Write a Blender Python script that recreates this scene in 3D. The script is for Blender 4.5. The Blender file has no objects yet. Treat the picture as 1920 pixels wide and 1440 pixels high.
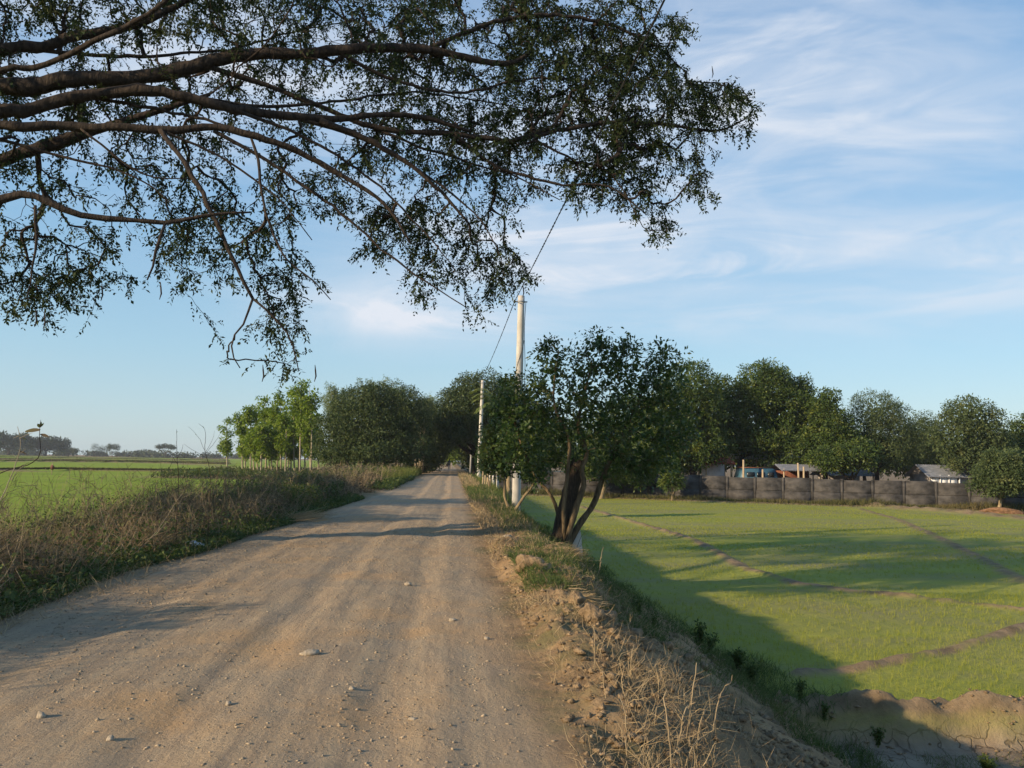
import bpy, math, random
import numpy as np
from mathutils import Matrix, Vector
rng = np.random.default_rng(7); random.seed(7)
R = math.radians
sc = bpy.context.scene
col = sc.collection
# ------------------------------------------------------------------ camera
F = 1553.0
cam_d = bpy.data.cameras.new('camera'); cam = bpy.data.objects.new('camera', cam_d); col.objects.link(cam); sc.camera = cam
cam_d.sensor_width = 36; cam_d.lens = F / 1920 * 36; cam_d.clip_end = 6000; cam_d.clip_start = 0.05
CAMZ = 1.6
rot = Matrix.Rotation(R(-4.05), 3, 'Z') @ Matrix.Rotation(R(90 + 5.3), 3, 'X') @ Matrix.Rotation(R(1.0), 3, 'Z')
cam.matrix_world = Matrix.Translation((0, 0, CAMZ)) @ rot.to_4x4()
RM = np.array(rot)
# ------------------------------------------------------------------ world, sun, exposure
SUN_EL, SUN_AZ = 18.0, 28.0           # the sun stands low on the left, a little behind the camera
sd = np.array([-math.cos(R(SUN_AZ)), -math.sin(R(SUN_AZ)), math.tan(R(SUN_EL))]); sd /= np.linalg.norm(sd)
w = bpy.data.worlds.new("World"); sc.world = w; w.use_nodes = True
nt = w.node_tree; N = nt.nodes; Lk = nt.links
sky = N.new('ShaderNodeTexSky'); sky.sky_type = 'NISHITA'; sky.sun_disc = False
sky.sun_elevation = R(SUN_EL); sky.sun_rotation = R(270 - SUN_AZ)
sky.air_density = 1.0; sky.dust_density = 0.6; sky.ozone_density = 2.0
bg = N['Background']; bg.inputs[1].default_value = 0.112
def wmath(op, a, b=None, c=None, clamp=False):
    n = N.new('ShaderNodeMath'); n.operation = op; n.use_clamp = clamp
    for i, v in enumerate((a, b, c)):
        if v is None: continue
        if isinstance(v, (int, float)): n.inputs[i].default_value = v
        else: Lk.new(v, n.inputs[i])
    return n.outputs[0]
tc = N.new('ShaderNodeTexCoord'); sep = N.new('ShaderNodeSeparateXYZ'); Lk.new(tc.outputs['Generated'], sep.inputs[0])
zz = wmath('ADD', sep.outputs[2], 0.10)
ux = wmath('DIVIDE', sep.outputs[0], zz); uy = wmath('DIVIDE', sep.outputs[1], zz)
cmb = N.new('ShaderNodeCombineXYZ'); Lk.new(ux, cmb.inputs[0]); Lk.new(uy, cmb.inputs[1])
def cirrus(rotz, scale, loc, nscale, detail, lo, hi, dist=0.6, src=None):
    mp = N.new('ShaderNodeMapping'); mp.inputs['Rotation'].default_value = (0, 0, R(rotz)); mp.inputs['Scale'].default_value = scale
    mp.inputs['Location'].default_value = loc
    Lk.new((src or cmb).outputs[0], mp.inputs[0])
    nz = N.new('ShaderNodeTexNoise'); nz.inputs['Scale'].default_value = nscale; nz.inputs['Detail'].default_value = detail
    nz.inputs['Roughness'].default_value = 0.56; nz.inputs['Distortion'].default_value = dist
    Lk.new(mp.outputs[0], nz.inputs['Vector'])
    r = N.new('ShaderNodeMapRange'); r.interpolation_type = 'SMOOTHSTEP'; r.inputs[1].default_value = lo; r.inputs[2].default_value = hi
    Lk.new(nz.outputs[0], r.inputs[0]); return r.outputs[0]
az = wmath('ARCTAN2', sep.outputs[0], sep.outputs[1]); el = wmath('ARCSINE', sep.outputs[2])
def patch(a, b, sa, sb, amp):       # a veil of cloud at azimuth a, elevation b (radians)
    u = wmath('DIVIDE', wmath('SUBTRACT', az, a), sa); v = wmath('DIVIDE', wmath('SUBTRACT', el, b), sb)
    q = wmath('ADD', wmath('MULTIPLY', u, u), wmath('MULTIPLY', v, v)); return wmath('MULTIPLY', wmath('EXPONENT', wmath('MULTIPLY', q, -1)), amp)
c1 = cirrus(8, (0.45, 1.5, 1), (1.7, 0.9, 0), 0.9, 8, 0.36, 0.66, 0.5)      # broad soft veils
cm2 = N.new('ShaderNodeCombineXYZ'); Lk.new(az, cm2.inputs[0]); Lk.new(el, cm2.inputs[1])
c2 = cirrus(9, (1.6, 7.5, 1), (4.3, 2.0, 0), 1.9, 11, 0.40, 0.66, 1.3, cm2)    # long fibrous streaks
c3 = cirrus(-24, (2.6, 6.0, 1), (1.3, 7.0, 0), 1.5, 10, 0.42, 0.70, 1.0, cm2)
m_ = None
for g_ in ((.38, .42, .24, .12, 1.15), (.42, .215, .36, .055, 1.5), (-.07, .175, .15, .034, 1.15), (-.34, .45, .45, .13, 1.0), (.08, .29, .20, .10, .75), (.62, .36, .10, .05, .3), (2.2, .5, .9, .3, .6), (-2.2, .4, 1.2, .2, .6)):
    q_ = patch(*g_); m_ = q_ if m_ is None else wmath('ADD', m_, q_)
tex = wmath('ADD', wmath('MULTIPLY', c1, .30), wmath('ADD', wmath('MULTIPLY', c2, .48), wmath('MULTIPLY', c3, .34)))
cf = wmath('MULTIPLY', wmath('MULTIPLY', m_, wmath('ADD', wmath('MULTIPLY', tex, .95), .10)), .95, clamp=True)
ramp = N.new('ShaderNodeValToRGB'); Lk.new(el, ramp.inputs[0]); cr_ = ramp.color_ramp
cr_.elements[0].position = 0.0; cr_.elements[0].color = (3.0, 3.9, 4.4, 1); cr_.elements[1].position = .62; cr_.elements[1].color = (.75, 1.9, 3.8, 1)
for p_, c_ in ((.12, (2.3, 3.7, 4.7, 1)), (.30, (1.45, 2.95, 4.6, 1))): e_ = cr_.elements.new(p_); e_.color = c_
mixs = N.new('ShaderNodeMixRGB'); mixs.inputs[0].default_value = .72; Lk.new(sky.outputs[0], mixs.inputs[1]); Lk.new(ramp.outputs[0], mixs.inputs[2])
mixc = N.new('ShaderNodeMixRGB'); Lk.new(cf, mixc.inputs[0]); Lk.new(mixs.outputs[0], mixc.inputs[1])
mixc.inputs[2].default_value = (4.5, 4.8, 5.3, 1)
Lk.new(mixc.outputs[0], bg.inputs[0])
sun_d = bpy.data.lights.new('sun', 'SUN'); sun_d.energy = 4.6; sun_d.angle = R(0.6); sun_d.color = (1.0, 0.78, 0.51)
sun = bpy.data.objects.new('sun', sun_d); col.objects.link(sun)
sun.rotation_euler = Vector(sd).to_track_quat('Z', 'Y').to_euler()
sc.view_settings.view_transform = 'Standard'; sc.view_settings.look = 'None'; sc.view_settings.gamma = 1
sc.view_settings.exposure = 0.62
sc.cycles.volume_bounces = 0; sc.cycles.max_bounces = 6; sc.cycles.transparent_max_bounces = 8
# ------------------------------------------------------------------ helpers: pixel rays, noise
def ray(px, py):
    d = RM @ np.array([(px - 960) / F, -(py - 720) / F, -1.0]); return d
def at(px, py, d):
    r = ray(px, py); return np.array([0, 0, CAMZ]) + r * (d / r[1])
def gnd(px, py, z):
    r = ray(px, py); return np.array([0, 0, CAMZ]) + r * ((z - CAMZ) / r[2])
def topx(p):
    q = (np.asarray(p, float) - np.array([0, 0, CAMZ])) @ RM
    return np.stack([960 + F * q[..., 0] / -q[..., 2], 720 - F * q[..., 1] / -q[..., 2]], -1)
def _h(i, j, s):
    n = (i.astype(np.int64) * 374761393 + j.astype(np.int64) * 668265263 + s * 974634777) & 0xffffffff
    n = ((n ^ (n >> 13)) * 1274126177) & 0xffffffff
    return ((n ^ (n >> 16)) & 0xffff) / 65535.0
def vn(x, y, s=0):
    i = np.floor(x); j = np.floor(y); fx = x - i; fy = y - j; fx = fx * fx * (3 - 2 * fx); fy = fy * fy * (3 - 2 * fy)
    return (_h(i, j, s) * (1 - fx) + _h(i + 1, j, s) * fx) * (1 - fy) + (_h(i, j + 1, s) * (1 - fx) + _h(i + 1, j + 1, s) * fx) * fy
def fbm(x, y, scale, o=4, s=0, g=0.5):
    r = 0; a = 1; t = 0
    for k in range(o):
        r = r + a * (vn(x / scale * 2**k + 17.3 * k, y / scale * 2**k + 5.1 * k, s + k) - .5); t += a; a *= g
    return r / t * 2
def sm(t): t = np.clip(t, 0, 1); return t * t * (3 - 2 * t)
def unit(v): return v / np.maximum(np.linalg.norm(v, axis=-1, keepdims=True), 1e-9)
def rdir(n): return unit(rng.normal(size=(n, 3)))
# ------------------------------------------------------------------ helpers: meshes
class MB:
    def __init__(s): s.v = []; s.q = []; s.t = []; s.n = 0; s.ng = []
    def add(s, v, q=None, t=None):
        v = np.asarray(v, float).reshape(-1, 3)
        if q is not None and len(q): s.q.append(np.asarray(q, int).reshape(-1, 4) + s.n)
        if t is not None and len(t): s.t.append(np.asarray(t, int).reshape(-1, 3) + s.n)
        s.v.append(v); s.n += len(v); return s
    def build(s, name, mat, parent=None, smooth=False, loc=None):
        v = np.concatenate(s.v) if s.v else np.zeros((0, 3))
        if loc is not None: v = v - np.asarray(loc, float)
        if parent is not None: v = v - np.array(parent.location)
        q = np.concatenate(s.q) if s.q else np.zeros((0, 4), int); t = np.concatenate(s.t) if s.t else np.zeros((0, 3), int)
        me = bpy.data.meshes.new(name); me.vertices.add(len(v)); me.vertices.foreach_set('co', v.astype(np.float32).ravel())
        lp = np.concatenate([q.ravel(), t.ravel()]); me.loops.add(len(lp)); me.loops.foreach_set('vertex_index', lp.astype(np.int32))
        me.polygons.add(len(q) + len(t))
        st = np.concatenate([np.arange(len(q)) * 4, len(q) * 4 + np.arange(len(t)) * 3])
        me.polygons.foreach_set('loop_start', st.astype(np.int32))
        me.update(calc_edges=True); me.validate()
        if smooth: me.polygons.foreach_set('use_smooth', np.ones(len(me.polygons), bool))
        me.materials.append(mat)
        o = bpy.data.objects.new(name, me); col.objects.link(o)
        if loc is not None: o.location = loc
        if parent is not None: o.parent = parent
        return o
    def box(s, c, size, rz=0, M=None):
        x, y, z = np.array(size) / 2
        v = np.array([[a * x, b * y, d * z] for d in (-1, 1) for a, b in ((-1, -1), (1, -1), (1, 1), (-1, 1))])
        if rz: cz, sz = math.cos(rz), math.sin(rz); v = v @ np.array([[cz, sz, 0], [-sz, cz, 0], [0, 0, 1]])
        if M is not None: v = v @ M
        return s.add(v + np.array(c), [[0, 3, 2, 1], [4, 5, 6, 7], [0, 1, 5, 4], [1, 2, 6, 5], [2, 3, 7, 6], [3, 0, 4, 7]])
    def tube(s, pts, rad, k=6, cap=True, flute=0):
        pts = np.asarray(pts, float); n = len(pts); rad = np.broadcast_to(np.asarray(rad, float), (n,))
        T = unit(np.gradient(pts, axis=0)); up = np.array([0, 0, 1.]) if abs(T[0][2]) < .9 else np.array([1., 0, 0])
        u = unit(np.cross(T[0], up)); U = []
        for i in range(n):
            u = u - T[i] * np.dot(u, T[i]); u = u / max(np.linalg.norm(u), 1e-9); U.append(u)
        U = np.array(U); W = np.cross(T, U); a = np.arange(k) / k * 2 * math.pi
        rr = rad[:, None] * (1 + flute * np.where(np.arange(k) % 2, 1, -1))[None, :]
        v = pts[:, None, :] + rr[..., None] * (np.cos(a)[None, :, None] * U[:, None, :] + np.sin(a)[None, :, None] * W[:, None, :])
        i = np.arange(n - 1)[:, None] * k; j = np.arange(k)[None, :]; j2 = (j + 1) % k
        q = np.stack([i + j, i + j2, i + k + j2, i + k + j], -1).reshape(-1, 4)
        v = v.reshape(-1, 3); t = []
        if cap:
            v = np.concatenate([v, pts[:1], pts[-1:]]); b = n * k
            t = [[b, (m + 1) % k, m] for m in range(k)] + [[b + 1, (n - 1) * k + m, (n - 1) * k + (m + 1) % k] for m in range(k)]
        return s.add(v, q, t)
    def leaves(s, P, D, Nn, L, Wd, fold=0.12):
        P = np.asarray(P); n = len(P)
        if n == 0: return s
        L = np.broadcast_to(np.asarray(L, float), (n,))[:, None]; Wd = np.broadcast_to(np.asarray(Wd, float), (n,))[:, None]
        D = unit(D); S = unit(np.cross(D, Nn)); U = np.cross(S, D)
        v = np.stack([P, P + D * L * .5 + S * Wd * .5 + U * Wd * fold, P + D * L - U * L * .06, P + D * L * .5 - S * Wd * .5 + U * Wd * fold], 1)
        q = (np.arange(n)[:, None] * 4 + np.arange(4)[None, :])
        return s.add(v.reshape(-1, 3), q)
    def blades(s, P, D, Bd, L, Wd):
        """thin stalks or blades: base P, direction D, bending towards Bd"""
        n = len(P); L = np.broadcast_to(np.asarray(L, float), (n,))[:, None]; Wd = np.broadcast_to(np.asarray(Wd, float), (n,))[:, None]
        D = unit(D); S = unit(np.cross(D, rdir(n)))
        m = P + D * L * .5; e = m + unit(D + Bd) * L * .5
        v = np.stack([P - S * Wd / 2, P + S * Wd / 2, m - S * Wd * .4, m + S * Wd * .4, e - S * Wd * .12, e + S * Wd * .12], 1)
        b = np.arange(n)[:, None] * 6
        q = np.concatenate([b + np.array([0, 1, 3, 2]), b + np.array([2, 3, 5, 4])])
        return s.add(v.reshape(-1, 3), q)
def lump(mb, c, r, seed, rough=.3, flat=.75, sub=2):
    """an angular stone or clod"""
    import bmesh
    bm = bmesh.new(); bmesh.ops.create_icosphere(bm, subdivisions=sub, radius=1)
    v = np.array([x.co[:] for x in bm.verts]); f = np.array([[x.index for x in p.verts] for p in bm.faces]); bm.free()
    k = 1 + rough * (fbm(v[:, 0] * 2 + seed * 3.1, v[:, 1] * 2 + v[:, 2] * 1.7 + seed, 1.2, 3, seed) )
    v = v * k[:, None]; r = np.array(r) if np.ndim(r) else np.array([r, r, r * flat])
    mb.add(v * r + np.array(c), None, f)
def tag(o, label=None, cat=None, group=None, kind=None):
    if label: o['label'] = label
    if cat: o['category'] = cat
    if group: o['group'] = group
    if kind: o['kind'] = kind
    return o
def empty(name, loc, label, cat, group=None):
    o = bpy.data.objects.new(name, None); o.empty_display_size = .3; col.objects.link(o); o.location = [float(a) for a in loc]
    return tag(o, label, cat, group)
# ------------------------------------------------------------------ materials
def newmat(name):
    m = bpy.data.materials.new(name); m.use_nodes = True; n = m.node_tree; b = n.nodes['Principled BSDF']
    b.inputs['Roughness'].default_value = .9; b.inputs['Specular IOR Level'].default_value = .2
    return m, n, b
def nmix(n, f, a, b):
    x = n.nodes.new('ShaderNodeMixRGB')
    for i, v in enumerate((f, a, b)):
        if isinstance(v, (int, float)): x.inputs[i].default_value = v
        elif isinstance(v, tuple): x.inputs[i].default_value = (*v, 1)
        else: n.links.new(v, x.inputs[i])
    return x.outputs[0]
def nnoise(n, scale, detail=4, rough=.55, stretch=None, co='Object', lo=.35, hi=.65, off=0):
    t = n.nodes.new('ShaderNodeTexCoord'); src = t.outputs[co]
    if stretch or off:
        mp = n.nodes.new('ShaderNodeMapping'); mp.inputs['Scale'].default_value = stretch or (1, 1, 1); mp.inputs['Location'].default_value = (off, off, 0)
        n.links.new(src, mp.inputs[0]); src = mp.outputs[0]
    z = n.nodes.new('ShaderNodeTexNoise'); z.inputs['Scale'].default_value = scale; z.inputs['Detail'].default_value = detail; z.inputs['Roughness'].default_value = rough
    n.links.new(src, z.inputs['Vector'])
    r = n.nodes.new('ShaderNodeMapRange'); r.inputs[1].default_value = lo; r.inputs[2].default_value = hi
    n.links.new(z.outputs[0], r.inputs[0]); return r.outputs[0]
def nbump(n, b, h, strength, dist):
    k = n.nodes.new('ShaderNodeBump'); k.inputs['Strength'].default_value = strength; k.inputs['Distance'].default_value = dist
    n.links.new(h, k.inputs['Height']); n.links.new(k.outputs[0], b.inputs['Normal'])
def nmath(n, op, a, b=0.0, clamp=False):
    x = n.nodes.new('ShaderNodeMath'); x.operation = op; x.use_clamp = clamp
    for i, v in enumerate((a, b)):
        if isinstance(v, (int, float)): x.inputs[i].default_value = v
        else: n.links.new(v, x.inputs[i])
    return x.outputs[0]
def simple(name, c1, c2, scale=6, rough=.85, bump=0.0, stretch=None, metal=0):
    m, n, b = newmat(name); f = nnoise(n, scale, 6, .6, stretch)
    n.links.new(nmix(n, f, c1, c2), b.inputs['Base Color']); b.inputs['Roughness'].default_value = rough; b.inputs['Metallic'].default_value = metal
    if bump: nbump(n, b, f, 1, bump)
    return m
def leafmat(name, cA, cB, cC, trans=.35, rough=.5, spec=.3, patch=.6):
    """cA, cB: darker and lighter leaf; cC: an odd yellower leaf; patch: size in metres of clumps of one tint"""
    m, n, b = newmat(name)
    g = n.nodes.new('ShaderNodeNewGeometry'); rnd = g.outputs['Random Per Island']
    base = nmix(n, rnd, cA, cB)
    f2 = nnoise(n, 1 / patch, 2, .5, lo=.56, hi=.72)
    base = nmix(n, nmath(n, 'MULTIPLY', f2, .7), base, cC)
    n.links.new(base, b.inputs['Base Color']); b.inputs['Roughness'].default_value = rough; b.inputs['Specular IOR Level'].default_value = spec
    tr = n.nodes.new('ShaderNodeBsdfTranslucent')
    hs = n.nodes.new('ShaderNodeHueSaturation'); hs.inputs['Value'].default_value = 1.25; hs.inputs['Saturation'].default_value = 1.1
    n.links.new(base, hs.inputs['Color']); n.links.new(hs.outputs[0], tr.inputs[0])
    mx = n.nodes.new('ShaderNodeMixShader'); mx.inputs[0].default_value = trans
    n.links.new(b.outputs[0], mx.inputs[1]); n.links.new(tr.outputs[0], mx.inputs[2])
    n.links.new(mx.outputs[0], n.nodes['Material Output'].inputs['Surface']); return m
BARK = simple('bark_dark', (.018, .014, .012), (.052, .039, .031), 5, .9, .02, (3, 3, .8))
BARKM = simple('bark_brown', (.060, .045, .028), (.17, .125, .07), 7, .9, .012, (2, 2, .6))
BARK2 = simple('bark_pale', (.16, .12, .07), (.32, .25, .15), 7, .85, .01, (2, 2, .6))
BARKB = simple('bark_black', (.040, .031, .024), (.105, .080, .058), 9, .95, .03, (4, 4, .5))
SAPB = simple('bark_sapling', (.22, .19, .13), (.37, .32, .23), 5, .85, .01, (2, 2, 1))
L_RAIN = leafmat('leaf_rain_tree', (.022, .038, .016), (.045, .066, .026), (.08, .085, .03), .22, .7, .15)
L_BUSH = leafmat('leaf_roadside_tree', (.030, .060, .017), (.072, .120, .030), (.16, .18, .04), .30, .42, .4)
L_MANGO = leafmat('leaf_mango', (.032, .054, .020), (.074, .104, .034), (.14, .16, .05), .18, .6, .22, .8)
L_SAP = leafmat('leaf_sapling', (.10, .165, .02), (.19, .26, .035), (.29, .34, .06), .40, .5, .3, .9)
L_ORCH = leafmat('leaf_orchard', (.036, .064, .016), (.082, .125, .028), (.24, .26, .045), .3, .5, .3, 1.1)
L_FEATH = leafmat('leaf_feathery', (.055, .085, .035), (.11, .145, .055), (.17, .18, .07), .35, .6, .2, 1.2)
L_BAMB = leafmat('leaf_bamboo', (.11, .15, .06), (.19, .24, .10), (.24, .27, .10), .4, .5, .3, 1)
L_PALM = leafmat('leaf_palm', (.09, .13, .025), (.17, .21, .045), (.27, .26, .06), .35, .45, .4, 1)
L_COVER = leafmat('leaf_ground_cover', (.045, .075, .020), (.11, .145, .04), (.17, .17, .06), .3, .55, .2, .5)
L_RICE = leafmat('blade_rice', (.22, .245, .035), (.32, .325, .055), (.32, .30, .09), .45, .6, .2, 1.5)
L_GRASS = leafmat('blade_grass', (.07, .10, .025), (.16, .18, .05), (.28, .21, .08), .3, .7, .1, .5)
L_DRY = leafmat('blade_dry', (.20, .15, .09), (.44, .34, .20), (.44, .29, .13), .2, .8, .1, .7)
L_TWIG = leafmat('twig_dry', (.055, .046, .034), (.29, .235, .155), (.12, .10, .06), .05, .85, .1, .9)
L_DEAD = leafmat('leaf_dead', (.06, .045, .030), (.16, .125, .08), (.09, .10, .035), .15, .8, .1, .8)
L_FAR = leafmat('leaf_far', (.035, .050, .034), (.07, .095, .045), (.09, .11, .05), .1, .8, .1, 12)
STONE = simple('stone', (.24, .20, .145), (.40, .34, .26), 30, .9, .004)
CLOD = simple('earth_clod', (.15, .105, .06), (.33, .235, .14), 9, .95, .03)
CONC = simple('concrete_pole', (.38, .365, .33), (.54, .51, .46), 3, .8, .004, (1, 1, .3))
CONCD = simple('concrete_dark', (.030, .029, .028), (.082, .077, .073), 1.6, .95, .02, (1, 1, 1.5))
WOODP = simple('weathered_wood', (.28, .21, .13), (.46, .37, .25), 8, .9, .01, (3, 3, .4))
METALG = simple('grey_metal', (.20, .21, .23), (.32, .33, .35), 6, .5)
WIRE = simple('cable_black', (.02, .02, .022), (.03, .03, .03), 3, .6)
# ------------------------------------------------------------------ terrain
DYK_R = [  # earth banks and paths across the right-hand field: pixels of the photo, half width m, height m, tint
    ([(1075, 945), (1180, 975), (1300, 1010), (1400, 1065), (1500, 1092), (1620, 1108), (1760, 1122), (1920, 1140), (2200, 1165)], .22, .09),
    ([(1600, 950), (1680, 972), (1745, 1000), (1830, 1040), (1920, 1088), (2050, 1150)], .19, .08),
    ([(1500, 1262), (1600, 1250), (1740, 1225), (1830, 1200), (1920, 1172), (2050, 1140)], .15, .08),
    ([(1640, 950), (1760, 958), (1920, 972), (2100, 990)], .8, .22)]
DYK_R = [(np.array([gnd(a, b, -1.45)[:2] for a, b in p]), w_, h_) for p, w_, h_ in DYK_R]
DYK_L = [([(-300, 880), (-10, 884), (120, 882), (440, 886), (520, 888)], .9, .35), ([(-200, 866), (0, 866), (250, 868), (330, 870), (430, 872)], 1.6, .5), ([(-200, 862), (0, 862), (330, 867), (430, 869)], 1.6, .5),
    ([(-200, 857), (0, 858), (330, 863), (430, 865)], 2.0, .5), ([(-200, 854.5), (0, 855), (330, 860), (430, 862)], 2.4, .5), ([(300, 869), (400, 873), (470, 884), (540, 892), (600, 895)], .9, .15)]
DYK_L = [(np.array([gnd(a, b, -1.15)[:2] for a, b in p]), w_, h_) for p, w_, h_ in DYK_L]
def pdist(x, y, P):
    d = np.full(x.shape, 1e9)
    for a, b in zip(P[:-1], P[1:]):
        ab = b - a; t = np.clip(((x - a[0]) * ab[0] + (y - a[1]) * ab[1]) / (ab @ ab), 0, 1)
        d = np.minimum(d, np.hypot(x - a[0] - t * ab[0], y - a[1] - t * ab[1]))
    return d
def xl(y): return np.interp(y, [0, 12, 23, 73, 120, 300], [-4.6, -4.3, -3.8, -2.9, -3, -3]) + .18 * fbm(y, y * 0, 3, 3, 5)
def xr(y): return np.interp(y, [0, 18, 43, 120], [0.80, .65, .85, 1.0]) + .12 * fbm(y, y * 0 + 9, 2, 3, 6)
PIT_Y = 10.35
def terrain(x, y):
    near = np.exp(-np.maximum(y - 12, 0) / 25)
    XL, XR = xl(y), xr(y)
    road = sm((x - XL) / .5) * sm((XR - x) / .45)
    # right-hand bank
    xs = np.interp(y, [0, 4, 8, 14, 30, 60], [.75, .8, 1.25, 1.7, 1.9, 1.9]) + .22 * fbm(x * 0 + 3, y, 1.6, 3, 11)
    toe = 4.25 + .3 * fbm(x * 0, y, 3, 3, 12)
    s = np.clip((x - xs) / (toe - xs), 0, 1); s = .7 * s + .3 * sm(s)
    z = -1.5 * s
    # left side: verge, then down to the field
    sl = np.clip((-x - 6.5) / 3.0, 0, 1); z = z - 1.2 * sm(sl)
    verge_r = sm((x - XR) / .3) * (1 - sm((s - .9) / .1)); verge_l = sm((XL - x) / .3) * (1 - sm((sl - .9) / .1))
    z = z + .02 * road * (1 - ((x + 1.8) / 2.6) ** 2) + .025 * fbm(x, y, 3, 3, 20) + road * near * (.012 * fbm(x * 3, y * .6, .5, 3, 21) + .010 * fbm(x, y, .22, 3, 22))
    # wheel ruts
    for rx in (-3.2, -1.55, -.35):
        z = z - .030 * road * np.exp(-((x - rx - .15 * fbm(x * 0, y, 6, 2, 23)) / .20) ** 2) - .010 * road * np.exp(-((x - rx - .34) / .12) ** 2) * -1
    lumpy = (verge_r + .5 * verge_l) * near
    z = z + lumpy * (.13 * fbm(x, y, .9, 4, 30) + .10 * np.maximum(fbm(x, y, .34, 3, 31), 0) + .05 * fbm(x, y, .14, 3, 32) + .05 * np.maximum(fbm(x, y, .2, 2, 35) - .1, 0))
    z = z + .10 * sm((x - XR) / .3) * (1 - sm((s - .1) / .35)) * near * (.5 + fbm(x, y, 1.3, 2, 33))
    # mound of spoil on the shoulder
    z = z + .14 * np.exp(-(((x - 1.30) / .38) ** 2 + ((y - 8.2) / .5) ** 2)) * (1 + .6 * fbm(x, y, .25, 3, 34))
    fieldR = sm((x - toe + .1) / .3); fieldL = sm((sl - .95) / .05)
    soil = np.zeros_like(x)
    for P, w_, h_ in DYK_R:
        d = pdist(x, y, P); g = np.exp(-(d / w_) ** 2); z = z + h_ * g * (1 + 1.1 * fbm(x, y, .6, 4, 40)) * fieldR; soil = np.maximum(soil, np.clip(1.0 * g * (1 + 1.2 * fbm(x, y, .7, 4, 41)) - .08, 0, 1) * fieldR)
    for P, w_, h_ in DYK_L:
        d = pdist(x, y, P); g = np.exp(-(d / w_) ** 2); z = z + h_ * g; soil = np.maximum(soil, g * (x < -8))
    # pit and crumbling bank in the bottom right corner
    yb = PIT_Y + .12 * fbm(x, y * 0, 1.5, 3, 50) + .05 * fbm(x, y, .3, 3, 51)
    inx = sm((x - 3.9) / .5)
    pit = inx * sm((yb - .18 - y) / .16)
    z = z - pit * .30
    bank = inx * np.exp(-np.where(y > yb, (y - yb) / .28, (yb - y) / .17) ** 2)
    z = z + bank * (.24 + .20 * fbm(x, y, .45, 4, 52)) ; soil = np.maximum(soil, np.clip(bank * 1.6, 0, 1))
    z = z + pit * .05 * fbm(x, y, .4, 4, 53) + bank * .05 * fbm(x, y, .12, 3, 55)
    z = z + (fieldR * (1 - pit)) * .02 * fbm(x, y, .5, 2, 54) * np.exp(-np.maximum(y - 15, 0) / 20)
    far = sm((y - 780) / 40)
    strip = sm((x - 6) / 1) * sm((y - (77 - (x - 7.4) * .505) + 2.6) / .8)     # bare strip along the wall
    soil = np.maximum(soil, strip); z = z + strip * .12
    rice = np.clip(fieldR * (1 - pit) + fieldL, 0, 1) * (1 - soil) * (1 - far)
    orchard = sm((y - 76 + (x - 7.4) * .505) / 1) * (x > 4)
    rice = rice * (1 - orchard) * (1 - (x > 0) * sm((y - 74) / 4)) * (1 - (x < 0) * sm((y - 100) / 8) * sm((x + 42) / 8))
    return z, road, rice, soil, pit
def H(x, y): return float(terrain(np.array([float(x)]), np.array([float(y)]))[0][0])
def HV(x, y): return terrain(np.asarray(x, float), np.asarray(y, float))[0]
def axis(segs):
    out = [segs[0][0]]
    for a, b, st in segs: n = max(1, int(round((b - a) / st))); out += list(np.linspace(a, b, n + 1)[1:])
    return np.array(out)
XA = axis([(-1400, -200, 60), (-200, -40, 6), (-40, -12, 1.2), (-12, -6, .25), (-6, 6.5, .055), (6.5, 14, .12), (14, 50, .35), (50, 120, 4), (120, 1400, 70)])
YA = axis([(-60, 0, 6), (0, 3, .5), (3, 13, .055), (13, 20, .10), (20, 40, .2), (40, 90, .5), (90, 170, 1), (170, 420, 2), (420, 500, 5), (500, 840, 10), (840, 1400, 60)])
GX, GY = np.meshgrid(XA, YA)
Z, ROAD, RICE, SOIL, PIT = terrain(GX, GY)
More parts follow.
